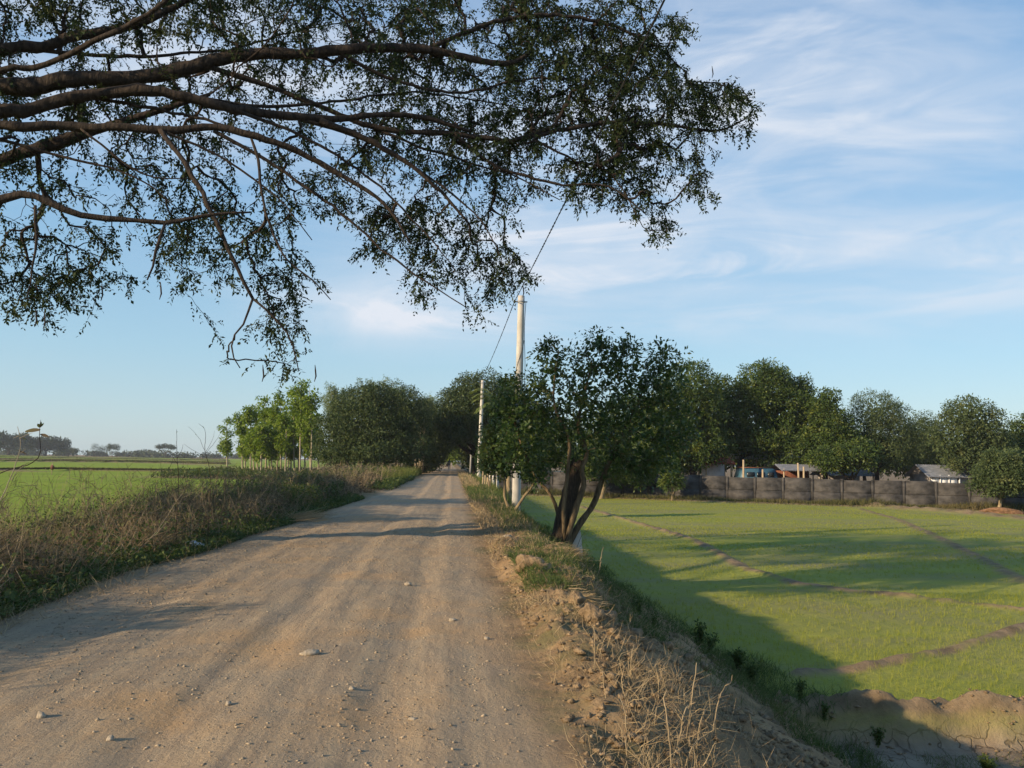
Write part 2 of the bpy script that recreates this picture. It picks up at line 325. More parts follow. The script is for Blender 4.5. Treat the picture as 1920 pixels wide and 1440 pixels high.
def ground_material():
    m, n, b = newmat('ground')
    at_ = n.nodes.new('ShaderNodeAttribute'); at_.attribute_name = 'mask'
    sp = n.nodes.new('ShaderNodeSeparateColor'); n.links.new(at_.outputs['Color'], sp.inputs[0])
    road, rice, soil, pit = sp.outputs[0], sp.outputs[1], sp.outputs[2], at_.outputs['Alpha']
    # road: pale grey dust over tan grit, wheel streaks along it
    rc = nmix(n, nnoise(n, .9, 5, .6), (.365, .265, .165), (.30, .24, .17))
    rc = nmix(n, nmath(n, 'MULTIPLY', nnoise(n, 2.2, 5, .6, (3.0, .22, 1), lo=.4, hi=.7), .55), rc, (.47, .36, .225))
    rc = nmix(n, nmath(n, 'MULTIPLY', nnoise(n, 5.5, 4, .6, (2.6, .07, 1), lo=.5, hi=.68, off=2), .5), rc, (.24, .185, .13))
    rc = nmix(n, nmath(n, 'MULTIPLY', nnoise(n, .5, 4, .6, lo=.52, hi=.66, off=7), .6), rc, (.44, .27, .125))
    rc = nmix(n, nmath(n, 'MULTIPLY', nnoise(n, 38, 3, .7, lo=.55, hi=.8), .6), rc, (.50, .42, .32))
    rc = nmix(n, nmath(n, 'MULTIPLY', nnoise(n, 55, 3, .7, lo=.58, hi=.75, off=3), .55), rc, (.15, .115, .085))
    # verge: brown earth with straw
    vc = nmix(n, nnoise(n, 1.6, 6, .65), (.17, .115, .066), (.36, .245, .135))
    vc = nmix(n, nmath(n, 'MULTIPLY', nnoise(n, 9, 5, .7, lo=.5, hi=.7), .6), vc, (.46, .29, .135))
    vc = nmix(n, nmath(n, 'MULTIPLY', nnoise(n, .8, 5, .7, lo=.5, hi=.62, off=11), .55), vc, (.10, .115, .045))
    # rice: seedlings over mud, seen from the distance as green with dull patches
    gc = nmix(n, nnoise(n, .35, 6, .6), (.235, .26, .045), (.295, .305, .062))
    gc = nmix(n, nmath(n, 'MULTIPLY', nnoise(n, .22, 6, .7, (.5, 1.6, 1), lo=.42, hi=.64, off=5), .80), gc, (.235, .215, .105))
    gc = nmix(n, nmath(n, 'MULTIPLY', nnoise(n, 14, 4, .7, (1, 1, 1), lo=.5, hi=.7), .45), gc, (.14, .13, .06))
    tx = n.nodes.new('ShaderNodeTexCoord'); sx = n.nodes.new('ShaderNodeSeparateXYZ'); n.links.new(tx.outputs['Object'], sx.inputs[0])
    lush = nmix(n, nnoise(n, .12, 6, .6, (.6, 1.2, 1)), (.175, .255, .018), (.235, .30, .030))     # the left field is denser and greener
    gc = nmix(n, nmath(n, 'MULTIPLY', nmath(n, 'LESS_THAN', sx.outputs[0], 0.0), .9), gc, lush)
    sc_ = nmix(n, nnoise(n, 2.2, 6, .65), (.13, .095, .055), (.31, .225, .135))
    sc_ = nmix(n, nmath(n, 'MULTIPLY', nnoise(n, 9, 5, .7, lo=.52, hi=.7), .6), sc_, (.16, .11, .07))
    vo = n.nodes.new('ShaderNodeTexVoronoi'); vo.feature = 'DISTANCE_TO_EDGE'; vo.inputs['Scale'].default_value = 4.2
    t = n.nodes.new('ShaderNodeTexCoord'); wn = n.nodes.new('ShaderNodeTexNoise'); wn.inputs['Scale'].default_value = 3
    mxv = n.nodes.new('ShaderNodeMixRGB'); mxv.inputs[0].default_value = .30; n.links.new(t.outputs['Object'], wn.inputs['Vector']); n.links.new(t.outputs['Object'], mxv.inputs[1]); n.links.new(wn.outputs['Color'], mxv.inputs[2])
    n.links.new(mxv.outputs[0], vo.inputs['Vector'])
    ck = n.nodes.new('ShaderNodeMapRange'); ck.inputs[1].default_value = 0; ck.inputs[2].default_value = .028; n.links.new(vo.outputs['Distance'], ck.inputs[0])
    pc = nmix(n, ck.outputs[0], (.115, .088, .062), nmix(n, nnoise(n, 3, 5), (.20, .155, .11), (.31, .25, .18)))
    c = nmix(n, road, vc, rc); c = nmix(n, rice, c, gc); c = nmix(n, soil, c, sc_); c = nmix(n, nmath(n, 'MULTIPLY', pit, .9), c, pc)
    n.links.new(c, b.inputs['Base Color']); b.inputs['Roughness'].default_value = .95; b.inputs['Specular IOR Level'].default_value = .1
    h1 = nnoise(n, 30, 6, .75, lo=.2, hi=.8); h2 = nnoise(n, 6, 5, .6, (1, .35, 1), lo=.2, hi=.8)
    h = nmath(n, 'ADD', nmath(n, 'MULTIPLY', h1, .5), nmath(n, 'MULTIPLY', h2, .8))
    ckh = nmath(n, 'MULTIPLY', nmath(n, 'MULTIPLY', ck.outputs[0], pit), .8)
    nbump(n, b, nmath(n, 'ADD', h, ckh), .8, .03); return m
GROUND = ground_material()
mask = np.stack([ROAD, RICE, SOIL, PIT], -1).reshape(-1, 4)
V3 = np.stack([GX, GY, Z], -1).reshape(-1, 3)
ny, nx = GX.shape
cx, cy = (GX[:-1, :-1] + GX[1:, 1:]) / 2, (GY[:-1, :-1] + GY[1:, 1:]) / 2
ii = (np.arange(ny - 1)[:, None] * nx + np.arange(nx - 1)[None, :])
Q = np.stack([ii, ii + 1, ii + nx + 1, ii + nx], -1)
ra = (ROAD[:-1, :-1] + ROAD[1:, 1:]) / 2
XLc, XRc = xl(cy), xr(cy)
reg = np.where(ra > .5, 0, np.where((cx > XRc) & (cx < 4.3), 1, np.where((cx < XLc) & (cx > -9.5), 2, np.where(cx > 0, 3, 4))))
reg = np.where((cx > 4.3) & (cy < PIT_Y), 5, reg)
def terrain_piece(name, k):
    q = Q[reg == k].reshape(-1, 4); used, inv = np.unique(q, return_inverse=True); q = inv.reshape(-1, 4)
    mb = MB(); mb.add(V3[used], q); o = mb.build(name, GROUND, smooth=True); tag(o, kind='structure')
    a = o.data.attributes.new('mask', 'FLOAT_COLOR', 'POINT'); a.data.foreach_set('color', mask[used].astype(np.float32).ravel())
    return o
for nm, k in (('road', 0), ('embankment', 1), ('verge', 2), ('rice_field', 3), ('left_rice_field', 4), ('pit', 5)): terrain_piece(nm, k)
# ------------------------------------------------------------------ growing a branching skeleton
def bez(p0, c, p1, k):
    t = np.linspace(0, 1, k + 1)[:, None]; return (1 - t)**2 * p0 + 2 * t * (1 - t) * c + t * t * p1
def resample(P, rad, step):
    P = np.asarray(P, float)
    # smooth the traced polyline first (Catmull-Rom), then even steps
    Q = np.vstack([2 * P[0] - P[1], P, 2 * P[-1] - P[-2]]); out = []; rr = []
    for i in range(1, len(Q) - 2):
        L = np.linalg.norm(Q[i + 1] - Q[i]); k = max(1, int(L / step))
        for a in np.arange(k) / k:
            a2, a3 = a * a, a**3
            out.append(.5 * (2 * Q[i] + (Q[i + 1] - Q[i - 1]) * a + (2 * Q[i - 1] - 5 * Q[i] + 4 * Q[i + 1] - Q[i + 2]) * a2 + (3 * Q[i] - Q[i - 1] - 3 * Q[i + 1] + Q[i + 2]) * a3))
            rr.append(rad[i - 1] + (rad[i] - rad[i - 1]) * a)
    out.append(P[-1]); rr.append(rad[-1]); return np.array(out), np.array(rr)
def grow(mb, mains, A, bf=.25, step=.12, rt=.004, pw=.45, jit=.02, sag=.0, curve=.35, kmin=3, lat=1.0, rmax=.05):
    """mains: list of (points, radii). A: attractor points. Returns for every new path its points (root to tip)."""
    NP = []; PL = []; TG = []; PAR = []; RAD = []
    for P, rd in mains:
        P, rd = resample(P, rd, step * 1.2); e_ = np.sin(np.linspace(0, math.pi, len(P)))[:, None]; P = P + e_ * (rng.normal(size=P.shape) * jit * .5 + jit * 2.2 * np.stack([fbm(np.arange(len(P)) * step, np.full(len(P), 9. * q + len(mains) + P[0, 2]), .6, 3, 7) for q in range(3)], 1)); mb.tube(P, rd * (1 + .06 * rng.normal(size=len(rd))), 10)
        T = unit(np.gradient(P, axis=0)); l = np.concatenate([[0], np.cumsum(np.linalg.norm(np.diff(P, axis=0), axis=1))])
        for i in range(len(P)): NP.append(P[i]); PL.append(l[i] * .6); TG.append(T[i]); PAR.append(-1); RAD.append(rd[i])
    NP = [np.array(NP)]; npos = NP[0]; pl = np.array(PL); tg = np.array(TG)
    cap = len(npos) + len(A) * 40; bufP = np.zeros((cap, 3)); bufL = np.zeros(cap); bufT = np.zeros((cap, 3)); n = len(npos)
    bufP[:n] = npos; bufL[:n] = pl; bufT[:n] = tg; PAR = list(PAR); RAD = list(RAD); n0 = n
    def cost(a, p, l, t):
        d = a[:, None, :] - p[None]; L = np.linalg.norm(d, axis=2); c = (d * t[None]).sum(2) / np.maximum(L, 1e-6)
        return L * (1 + .35 * np.maximum(.15 - c, 0)) + bf * l[None]
    best = np.full(len(A), 1e9); bi = np.zeros(len(A), int)
    for s in range(0, n, 400):
        c = cost(A, bufP[s:min(s + 400, n)], bufL[s:min(s + 400, n)], bufT[s:min(s + 400, n)]); j = c.argmin(1); v = c[np.arange(len(A)), j]
        m = v < best; best[m] = v[m]; bi[m] = j[m] + s
    todo = np.ones(len(A), bool); paths = []
    for _ in range(len(A)):
        k = int(np.argmin(np.where(todo, best, 1e9))); todo[k] = False; b = bi[k]; p0 = bufP[b]; a = A[k]; L = np.linalg.norm(a - p0)
        if L < .02: continue
        dirn = (a - p0) / L; t0 = unit(bufT[b] * .8 + dirn * .5 * lat + rng.normal(size=3) * .25); m = max(kmin, int(L / step))
        P = bez(p0, p0 + t0 * L * curve + np.array([0, 0, sag * L]), a, m); P[1:-1] += rng.normal(size=(m - 1, 3)) * jit
        T = unit(np.gradient(P, axis=0)); ids = []
        prev = b
        for i in range(1, m + 1):
            bufP[n] = P[i]; bufT[n] = T[i]; bufL[n] = bufL[prev] + np.linalg.norm(P[i] - P[i - 1]); PAR.append(prev); RAD.append(0); ids.append(n); prev = n; n += 1
        paths.append((b, ids))
        sl = slice(ids[0], n); r = np.nonzero(todo)[0]
        if len(r):
            c = cost(A[r], bufP[sl], bufL[sl], bufT[sl]); j = c.argmin(1); v = c[np.arange(len(r)), j]; mm = v < best[r]
            best[r[mm]] = v[mm]; bi[r[mm]] = j[mm] + ids[0]
    cnt = np.zeros(n); PARa = np.array(PAR)
    for b, ids in paths: cnt[ids[-1]] += 1
    for i in range(n - 1, n0 - 1, -1): cnt[PARa[i]] += cnt[i]
    out = []
    for b, ids in paths:
        idx = [b] + ids; r = np.minimum(rt * np.maximum(cnt[idx], 1)**pw, rmax); r[0] = min(r[1] * 1.15, RAD[b] if b < n0 else 9)
        r[-1] *= .6; mb.tube(bufP[idx], r, 3 if r[1] < .008 else (4 if r[1] < .02 else 6), cap=False); out.append(bufP[idx])
    return out
def sprigs(mb, P, D, n_pair, Lr, Ll, Wl, droop=.35, spread=.9, jitter=.35, keep=1.0):
    """compound leaves: at each P a stalk along D with paired leaflets"""
    n = len(P)
    if n == 0: return
    D = unit(D + np.array([0, 0, -droop]) * rng.random((n, 1)) ); S = unit(np.cross(D, rdir(n))); Lr = Lr * (0.6 + .7 * rng.random((n, 1)))
    allP = []; allD = []; allN = []
    for k in range(n_pair):
        t = (k + .6) / n_pair; base = P + D * Lr * t + np.array([0, 0, -1.]) * Lr * .25 * t * t
        for sg in (-1, 1):
            d = unit(D * .6 + S * sg * spread + np.array([0, 0, -.35]) + rng.normal(size=(n, 3)) * jitter)
            allP.append(base); allD.append(d); allN.append(rdir(n) * .7 + np.array([0, 0, 1.]))
    allP = np.concatenate(allP); allD = np.concatenate(allD); allN = np.concatenate(allN); m = rng.random(len(allP)) < keep
    allP, allD, allN = allP[m], allD[m], allN[m]; q = len(allP)
    mb.leaves(allP, allD, allN, Ll * (.5 + .9 * rng.random(q)), Wl * (.5 + .9 * rng.random(q)))
# ------------------------------------------------------------------ the big rain tree reaching in from the left
def big_tree():
    T0 = np.array([-12.5, 12.0, -.9])
    o = empty('rain_tree', T0, 'huge tree reaching over the road from the left on long dark limbs', 'tree')
    br = MB()
    top = T0 + np.array([1.0, .6, 4.6])
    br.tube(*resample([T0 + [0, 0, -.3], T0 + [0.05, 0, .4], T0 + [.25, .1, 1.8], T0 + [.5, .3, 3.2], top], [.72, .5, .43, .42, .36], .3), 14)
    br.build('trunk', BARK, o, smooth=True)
    mb = MB()
    px = lambda L: [at(a, b, d) for a, b, d in L]
    M_ = lambda r: r * .84 * 12.2 / F
    mains = []
    def main(L, r, root=True):
        P = px(L); rr = list(M_(np.array(r, float)) * np.array([l[2] for l in L]) / 12.2)
        if root: P = [top - [0, 0, .3], (top + P[0]) / 2 + [0, 0, .25]] + P; rr = [rr[0] * 1.5, rr[0] * 1.15] + rr
        mains.append((np.array(P), rr))
    main([(-40, 112, 13), (80, 88, 13.2), (150, 68, 13.3), (260, 45, 13.5), (330, 12, 13.6), (400, -25, 13.7), (520, -70, 14)], [13, 12, 11, 9, 7, 6, 4])
    main([(-40, 150, 11.6), (60, 128, 11.6), (110, 112, 11.5), (190, 72, 11.3), (255, 40, 11.2), (310, 2, 11.1), (350, -60, 11)], [7, 7, 6, 6, 5.5, 5, 4])
    main([(-40, 178, 12.8), (60, 163, 12.8), (120, 152, 12.8), (250, 146, 13), (340, 132, 13.1), (440, 108, 13.3), (560, 99, 13.5), (700, 92, 13.7), (800, 93, 14), (870, 108, 14.2), (925, 118, 14.3), (965, 116, 14.4), (995, 98, 14.6)], [22, 20, 18, 17, 16, 14.5, 12.5, 11, 9, 8, 7, 5.5, 4])
    main([(-40, 222, 12.2), (40, 210, 12.2), (120, 190, 12.3), (260, 170, 12.4), (330, 177, 12.5), (420, 203, 12.7), (500, 216, 12.9), (560, 222, 13.1), (640, 222, 13.3), (720, 215, 13.5), (800, 222, 13.8), (880, 246, 14)], [16, 15, 14, 13, 12, 11, 10, 9, 7.5, 6.5, 5.5, 4])
    main([(-40, 246, 11.8), (60, 240, 11.8), (130, 238, 11.9), (280, 245, 12), (400, 240, 12.2), (480, 258, 12.3), (560, 285, 12.5), (640, 328, 12.7), (720, 382, 12.8), (770, 455, 12.8)], [11, 10, 10, 9, 8.5, 7.5, 6, 5, 4, 2.5])
    main([(-40, 392, 11), (0, 378, 11), (40, 364, 11), (90, 380, 11), (150, 406, 11.1), (230, 413, 11.2), (310, 418, 11.3), (400, 402, 11.4), (470, 398, 11.5)], [10, 9.5, 9, 8, 7, 6, 5, 3.5, 2])
    main([(600, 226, 13.1), (680, 258, 13.2), (720, 278, 13.2), (770, 312, 13.3), (830, 362, 13.4), (880, 420, 13.5)], [7, 6.5, 6, 5, 4, 2.5], False)
    main([(300, 244, 12), (350, 310, 11.8), (390, 378, 11.7), (420, 450, 11.6), (455, 525, 11.6), (474, 560, 11.6)], [5.5, 5.5, 5, 4.5, 4, 3.5], False)
    main([(474, 560, 11.6), (455, 605, 11.5), (435, 650, 11.5), (450, 690, 11.5)], [2.6, 2.2, 1.8, 1], False)
    main([(474, 560, 11.6), (520, 600, 11.6), (550, 650, 11.7), (560, 695, 11.7)], [2.8, 2.4, 1.8, 1], False)
    main([(470, 256, 12.3), (484, 300, 12.2), (490, 360, 12.1), (505, 420, 12.1), (540, 490, 12), (590, 530, 12), (620, 562, 12)], [3.5, 3.4, 3, 2.6, 2.2, 1.6, 1], False)
    main([(390, 125, 13.2), (500, 160, 13.4), (600, 200, 13.6), (700, 240, 13.8), (850, 250, 14), (960, 262, 14.2), (1060, 240, 14.4), (1160, 228, 14.6), (1260, 236, 14.7), (1345, 245, 14.8), (1400, 222, 14.9)], [6, 6, 6, 6, 6, 5.5, 5, 4.5, 4, 3, 1.5], False)
    main([(850, 250, 14), (930, 310, 14), (1040, 345, 14.1), (1140, 350, 14.2), (1210, 400, 14.2)], [4, 3.5, 3, 2.4, 1.5], False)
    main([(800, 93, 14), (900, 50, 14.3), (1000, 30, 14.6), (1120, 40, 14.8), (1220, 80, 15), (1280, 130, 15.1)], [6, 5, 4.5, 4, 3, 1.5], False)
    main([(310, 418, 11.3), (292, 470, 11.2), (276, 525, 11.2)], [3.5, 3, 1.6], False)
    main([(66, 385, 11), (70, 440, 11), (60, 500, 11), (50, 560, 11)], [3.5, 3, 2, 1.2], False)
    for L_, r_ in (([(130, 178, 12.4), (300, 205, 12.6), (460, 250, 12.8), (590, 305, 13), (680, 365, 13.1)], 4.5), ([(560, 222, 13.1), (700, 268, 13.3), (800, 330, 13.4), (890, 400, 13.5), (935, 470, 13.5)], 4.5), ([(400, 245, 12.2), (520, 312, 12.5), (640, 402, 12.7), (730, 480, 12.8), (810, 535, 12.8), (880, 580, 12.8)], 4.5),
        ([(60, 92, 13.2), (180, 104, 13.4), (320, 106, 13.8), (430, 92, 14.2), (560, 58, 14.8), (700, 30, 15.2)], 5), ([(340, 178, 12.6), (500, 200, 13.2), (640, 190, 13.8), (770, 172, 14.4), (900, 190, 14.8), (1000, 205, 15)], 4.5), ([(1000, 262, 14.2), (1080, 300, 14.3), (1150, 332, 14.3), (1205, 425, 14.3)], 3), ([(0, 262, 11.9), (120, 292, 12), (250, 332, 12.1), (335, 392, 12.1)], 4),
        ([(300, 244, 12), (430, 300, 12.3), (520, 372, 12.4), (585, 450, 12.4)], 3.2), ([(150, 240, 11.9), (230, 300, 12), (290, 330, 12.1), (360, 335, 12.2)], 3), ([(440, 206, 12.7), (580, 262, 13), (700, 340, 13.3), (790, 430, 13.4), (850, 500, 13.4)], 4), ([(640, 102, 13.6), (740, 150, 13.9), (860, 175, 14.2), (980, 150, 14.5), (1100, 150, 14.8), (1200, 160, 15)], 4.5), ([(700, 240, 13.8), (830, 290, 14), (960, 330, 14.1), (1050, 375, 14.1)], 3.5)):
        main(L_, list(np.linspace(r_, 1.0, len(L_))), False)
    # limbs that rise and spread out of the picture
    for (dx, dy, dz, r) in ((-4, -2, 5, .2), (-1.5, 3.5, 5.5, .2), (3, -3.5, 5, .18), (-3, 4, 4, .16), (5, -1, 5.6, .18), (7.5, .5, 5.9, .17)):
        e = top + np.array([dx, dy, dz * .62]); mains.append((np.array([top - [0, 0, .2], top + np.array([dx, dy, dz * .5]) * .45 + [0, 0, .5], e]), [r, r * .7, .03]))
    # where the crown shows in the photo: how dense it is, in cells of 80 photo pixels
    rows = ["677777888999999640", "666667778889999853", "565566667899888785", "677655566678888872", "455665456776567750", "444466615775402411",
            "776566630355620000", "440001420012100000", "000012430000000000"]
    G = np.array([[int(c) for c in r] for r in rows], float)
    poly = np.array([(-60, -60), (1245, -60), (1225, 0), (1245, 15), (1300, 50), (1262, 105), (1290, 150), (1370, 155), (1428, 200), (1425, 262), (1380, 270), (1310, 300), (1368, 352), (1310, 378), (1270, 345), (1245, 395),
        (1282, 408), (1240, 450), (1195, 432), (1150, 382), (1090, 382), (1045, 345), (990, 365), (975, 410), (955, 450), (985, 490), (1022, 517), (965, 530), (935, 605), (870, 600), (830, 570), (790, 585), (755, 525), (715, 490), (665, 470), (640, 410),
        (615, 430), (600, 500), (628, 572), (560, 560), (575, 640), (588, 705), (545, 715), (515, 655), (490, 625), (470, 640), (495, 712), (415, 700), (375, 655), (405, 610), (455, 580), (440, 530), (400, 545), (320, 552), (200, 540), (165, 602), (70, 605), (30, 595), (-60, 575)], float)
    def inside(x, y):
        c = np.zeros(len(x), bool); j = len(poly) - 1
        for i in range(len(poly)):
            xi, yi = poly[i]; xj, yj = poly[j]
            m = ((yi > y) != (yj > y)) & (x < (xj - xi) * (y - yi) / (yj - yi + 1e-9) + xi); c ^= m; j = i
        return c
    Nn = 26000; X = rng.uniform(-50, 1435, Nn); Y = rng.uniform(-50, 720, Nn)
    gx = np.clip(X / 80 - .5, 0, 16.999); gy = np.clip(Y / 80 - .5, 0, 7.999); i = gx.astype(int); j = gy.astype(int); fx = gx - i; fy = gy - j
    D = (G[j, i] * (1 - fx) + G[j, i + 1] * fx) * (1 - fy) + (G[j + 1, i] * (1 - fx) + G[j + 1, i + 1] * fx) * fy
    D = D * (1 + .9 * fbm(X, Y, 90, 3, 70))
    sel = inside(X, Y) & (rng.random(Nn) < (np.clip(D, 0.15, 10) / 9)**1.5 * np.interp(X, [500, 900], [.26, .44]))
    X, Y = X[sel], Y[sel]; dep = np.interp(X, [0, 400, 900, 1420], [12.4, 12.7, 14.0, 14.9]) + np.abs(rng.normal(size=len(X))) * .9 - .3 + rng.exponential(size=len(X)) * np.interp(Y, [0, 120, 330], [2.6, 1.8, .1]) * np.interp(X, [900, 1250], [1, .1])
    dep = np.minimum(dep, 21)
    A = np.array([at(a, b, d) for a, b, d in zip(X, Y, dep)])
    paths = grow(mb, mains, A, bf=.22, step=.13, rt=.0050, pw=.43, jit=.020, sag=.06, curve=.35, rmax=.045)
    # crown outside the picture, above and to the left
    up = MB(); nA = 760
    B = np.array([-11.5, 15.5, 10.2]) + rng.normal(size=(nA, 3)) * np.array([5.6, 3.2, 1.2]); pxy = topx(B)
    B = B[(pxy[:, 1] < -90) | (pxy[:, 0] < -120)]
    paths2 = grow(mb, mains[-6:], B, bf=.2, step=.25, rt=.006, pw=.45, jit=.03, sag=.05, rmax=.06)
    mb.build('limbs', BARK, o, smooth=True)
    lf = MB(); P = []; Dd = []
    for p in paths:
        L = np.concatenate([[0], np.cumsum(np.linalg.norm(np.diff(p, axis=0), axis=1))]); tot = L[-1]
        dt = unit(p[-1] - p[-2]); nn = (4 + int(min(tot, 1.2) * 5)) if rng.random() > .22 else 1
        for k in range(nn):
            s = tot * (1 - .85 * rng.random()**1.4) if k else tot
            q = np.array([np.interp(s, L, p[:, c]) for c in range(3)]); P.append(q + rng.normal(size=3) * .015); Dd.append(unit(dt * .6 + rng.normal(size=3) * .55))
    P = np.array(P); Dd = np.array(Dd); sprigs(lf, P, Dd, 6, .26, .070, .034, droop=.8, keep=.9)
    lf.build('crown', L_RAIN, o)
    l2 = MB(); P = np.concatenate([p[-3:] for p in paths2]); P = np.repeat(P, 6, 0) + rng.normal(size=(len(P) * 6, 3)) * .2
    sprigs(l2, P, rdir(len(P)), 4, .26, .12, .06, droop=.6); l2.build('crown', L_RAIN, o)
    # hanging seed pods
    for (a, b, d) in ((1335, 135, 15), (492, 700, 11.6), (590, 700, 11.7), (1288, 310, 14.8), (300, 545, 11.2), (82, 600, 11), (66, 596, 11), (1128, 365, 14.2), (1120, 300, 14), (980, 545, 14.1), (190, 548, 11.4)):
        pod = MB(); p = at(a, b, d); pod.tube(np.array([p + [0, 0, .12], p + [.01, 0, .04], p + [.02, 0, -.04], p + [.0, 0, -.12]]), [.004, .011, .011, .004], 5); pod.build('seed_pod', BARK, o)
big_tree()
# ------------------------------------------------------------------ crowns made of leafy clumps
def crown(mb, blobs, n, L, Wd, rc=.35, inner=.22, drop=.35, gap=.0):
    """blobs: centre and radii. Leaves sit in clumps on each blob, hanging outward and down"""
    C = np.array([b[0] for b in blobs], float); Rr = np.array([b[1] for b in blobs], float)
    area = (Rr[:, 0] * Rr[:, 2] + Rr[:, 1] * Rr[:, 2] + Rr[:, 0] * Rr[:, 1]); ncl = np.maximum((area / (rc * rc) * 1.9).astype(int), 6)
    cc = []; cr = []
    for b in range(len(C)):
        d = rdir(ncl[b]); s = rng.uniform(.80, 1.0, (ncl[b], 1)); p = C[b] + d * s * Rr[b] * (1 + .22 * fbm(d[:, 0:1] * 2 + C[b][0] + d[:, 1:2], d[:, 2:3] * 2 + C[b][2], .9, 2, 60 + b % 7))
        cc.append(p); cr.append(rc * rng.uniform(.6, 1.5, ncl[b]))
    cc = np.concatenate(cc); cr = np.concatenate(cr)
    dd = np.stack([np.linalg.norm((cc - C[b]) / Rr[b], axis=1) for b in range(len(C))]).min(0); keep = dd > .72
    if gap > 0: keep &= (fbm(cc[:, 0] + cc[:, 1], cc[:, 2] * 1.3, rc * 3.5, 2, 80) > -1 + gap * 1.5) | (rng.random(len(cc)) > gap)
    cc = cc[keep]; cr = cr[keep]; wt = cr**2; k = rng.choice(len(cc), int(n * (1 - inner)), p=wt / wt.sum())
    u = rdir(len(k)); u[:, 2] = np.where(rng.random(len(k)) < .5, np.abs(u[:, 2]), u[:, 2])
    P = cc[k] + u * (cr[k] * rng.random(len(k))**.4)[:, None]
    D = unit(u + rng.normal(size=u.shape) * .45 + np.array([0, 0, -drop])); Nn = unit(u * .7 + rng.normal(size=u.shape) * .5 + np.array([0, 0, .5]))
    mb.leaves(P, D, Nn, L * rng.uniform(.6, 1.3, len(P)), Wd * rng.uniform(.7, 1.3, len(P)))
    if inner > 0:
        m = int(n * inner); b = rng.choice(len(C), m, p=area / area.sum()); P = C[b] + rdir(m) * (rng.random((m, 1))**.5) * Rr[b] * .82
        mb.leaves(P, rdir(m), rdir(m), L * 1.5, Wd * 1.8)
def blob_px(L, d, asp=1.0):
    """(px, py, half width px, half height px[, depth offset]) at depth d"""
    out = []
    for e in L:
        dd = d + (e[4] if len(e) > 4 else 0); c = at(e[0], e[1], dd); s = dd / F
        out.append((c, (e[2] * s, e[2] * s * asp, e[3] * s)))
    return out
def limb_set(mb, base, targets, r0, k=7, fork=.45):
    h = np.mean([t[2] for t in targets]) - base[2]; f = base + np.array([0, 0, h * fork]) + np.array([np.mean([t[0] for t in targets]) - base[0], 0, 0]) * .25
    mb.tube(*resample([base + [0, 0, -.2], base + [0, 0, .25], (base + f) / 2 + [r0 * .3, 0, 0], f], [r0 * 1.5, r0, r0 * .85, r0 * .75], .3), k + 2)
    for t in targets:
        m = (f + t) / 2 + np.array([(t[0] - f[0]) * .15, 0, -(t[2] - f[2]) * .06]); mb.tube(*resample([f - [0, 0, .1], m, t], [r0 * .6, r0 * .4, r0 * .12], .4), k)
def tree(name, label, blobs, d, base, r0, mat, bark, n, L, Wd, rc=.5, inner=.25, gap=0, group=None, asp=1.0, fork=.45, cat='tree', drop=.35):
    bx = at(base[0], base[1], base[2] if len(base) > 2 else d); bx[2] = H(bx[0], bx[1])
    o = empty(name, bx, label, cat, group); B = blob_px(blobs, d, asp)
    t = MB(); limb_set(t, bx, [np.array(b[0]) for b in B][:9], r0, fork=fork); t.build('trunk', bark, o, smooth=True)
    c = MB(); crown(c, B, n, L, Wd, rc, inner, drop, gap); c.build('crown', mat, o); return o
# dark domed mango trees either side of the road, meeting over it
tree('mango_tree', 'broad dark domed mango tree left of the road, its skirt nearly touching the dry grass',
     [(700, 800, 82, 72), (650, 815, 58, 55, -1), (745, 790, 62, 62, 1), (640, 850, 48, 30, -2), (700, 845, 60, 32, -3), (765, 840, 46, 34, -1), (690, 760, 55, 34)], 86, (722, 890), .55, L_MANGO, BARK, 46000, .26, .10, .55, .3)
tree('mango_tree', 'dark tree behind the domed mango, closing the road tunnel from the left',
     [(780, 812, 52, 58), (812, 800, 42, 44), (800, 845, 40, 34), (845, 804, 34, 28, 4), (822, 838, 14, 22, 6), (770, 850, 40, 30)], 101, (792, 888), .5, L_MANGO, BARK, 22000, .32, .12, .6, .3)
tree('mango_tree', 'tall dark mango tree right of the road, its rounded top above the second pole',
     [(905, 760, 78, 60), (858, 785, 54, 48, -1), (838, 805, 34, 34, 0), (950, 770, 62, 62), (990, 800, 60, 60, 1), (900, 815, 44, 28, 3), (930, 830, 44, 40, 6), (880, 745, 40, 34), (985, 845, 60, 40, 2), (868, 812, 26, 16)], 94, (912, 888, 99), .6, L_MANGO, BARK, 50000, .28, .11, .6, .3)
tree('shade_tree', 'dark tree deep in the tunnel on the left edge of the road', [(815, 815, 45, 40), (800, 850, 36, 30), (842, 806, 30, 18)], 122, (812, 885), .4, L_MANGO, BARK, 12000, .40, .16, .7, .3)
tree('shade_tree', 'dark tree deep in the tunnel on the right edge of the road', [(900, 815, 50, 45), (896, 855, 30, 32), (862, 806, 28, 18)], 124, (892, 886), .4, L_MANGO, BARK, 12000, .40, .16, .7, .3)
for i, (px_, d_, lb_) in enumerate(((808, 112, 'undergrowth tree hugging the left edge of the tunnel'), (818, 142, 'far left tree inside the road tunnel'), (886, 110, 'tree right behind the transformer pole'), (884, 142, 'far right tree inside the road tunnel'), (822, 165, 'last tree on the left side of the road tunnel'), (880, 165, 'last tree on the right side of the road tunnel'))):
    sg = -1 if px_ < 850 else 1; k_ = 100 / d_
    tree('shade_tree', lb_, [(px_ + sg * 6, 832, 30 * k_, 34 * k_), (px_ - sg * 12 * k_, 812, 26 * k_, 18 * k_), (px_ + sg * 10, 862, 22 * k_, 22 * k_)], d_, (px_ + sg * 2, 884, d_), .3, L_MANGO, BARK, 8000, .38, .15, .6, .3)
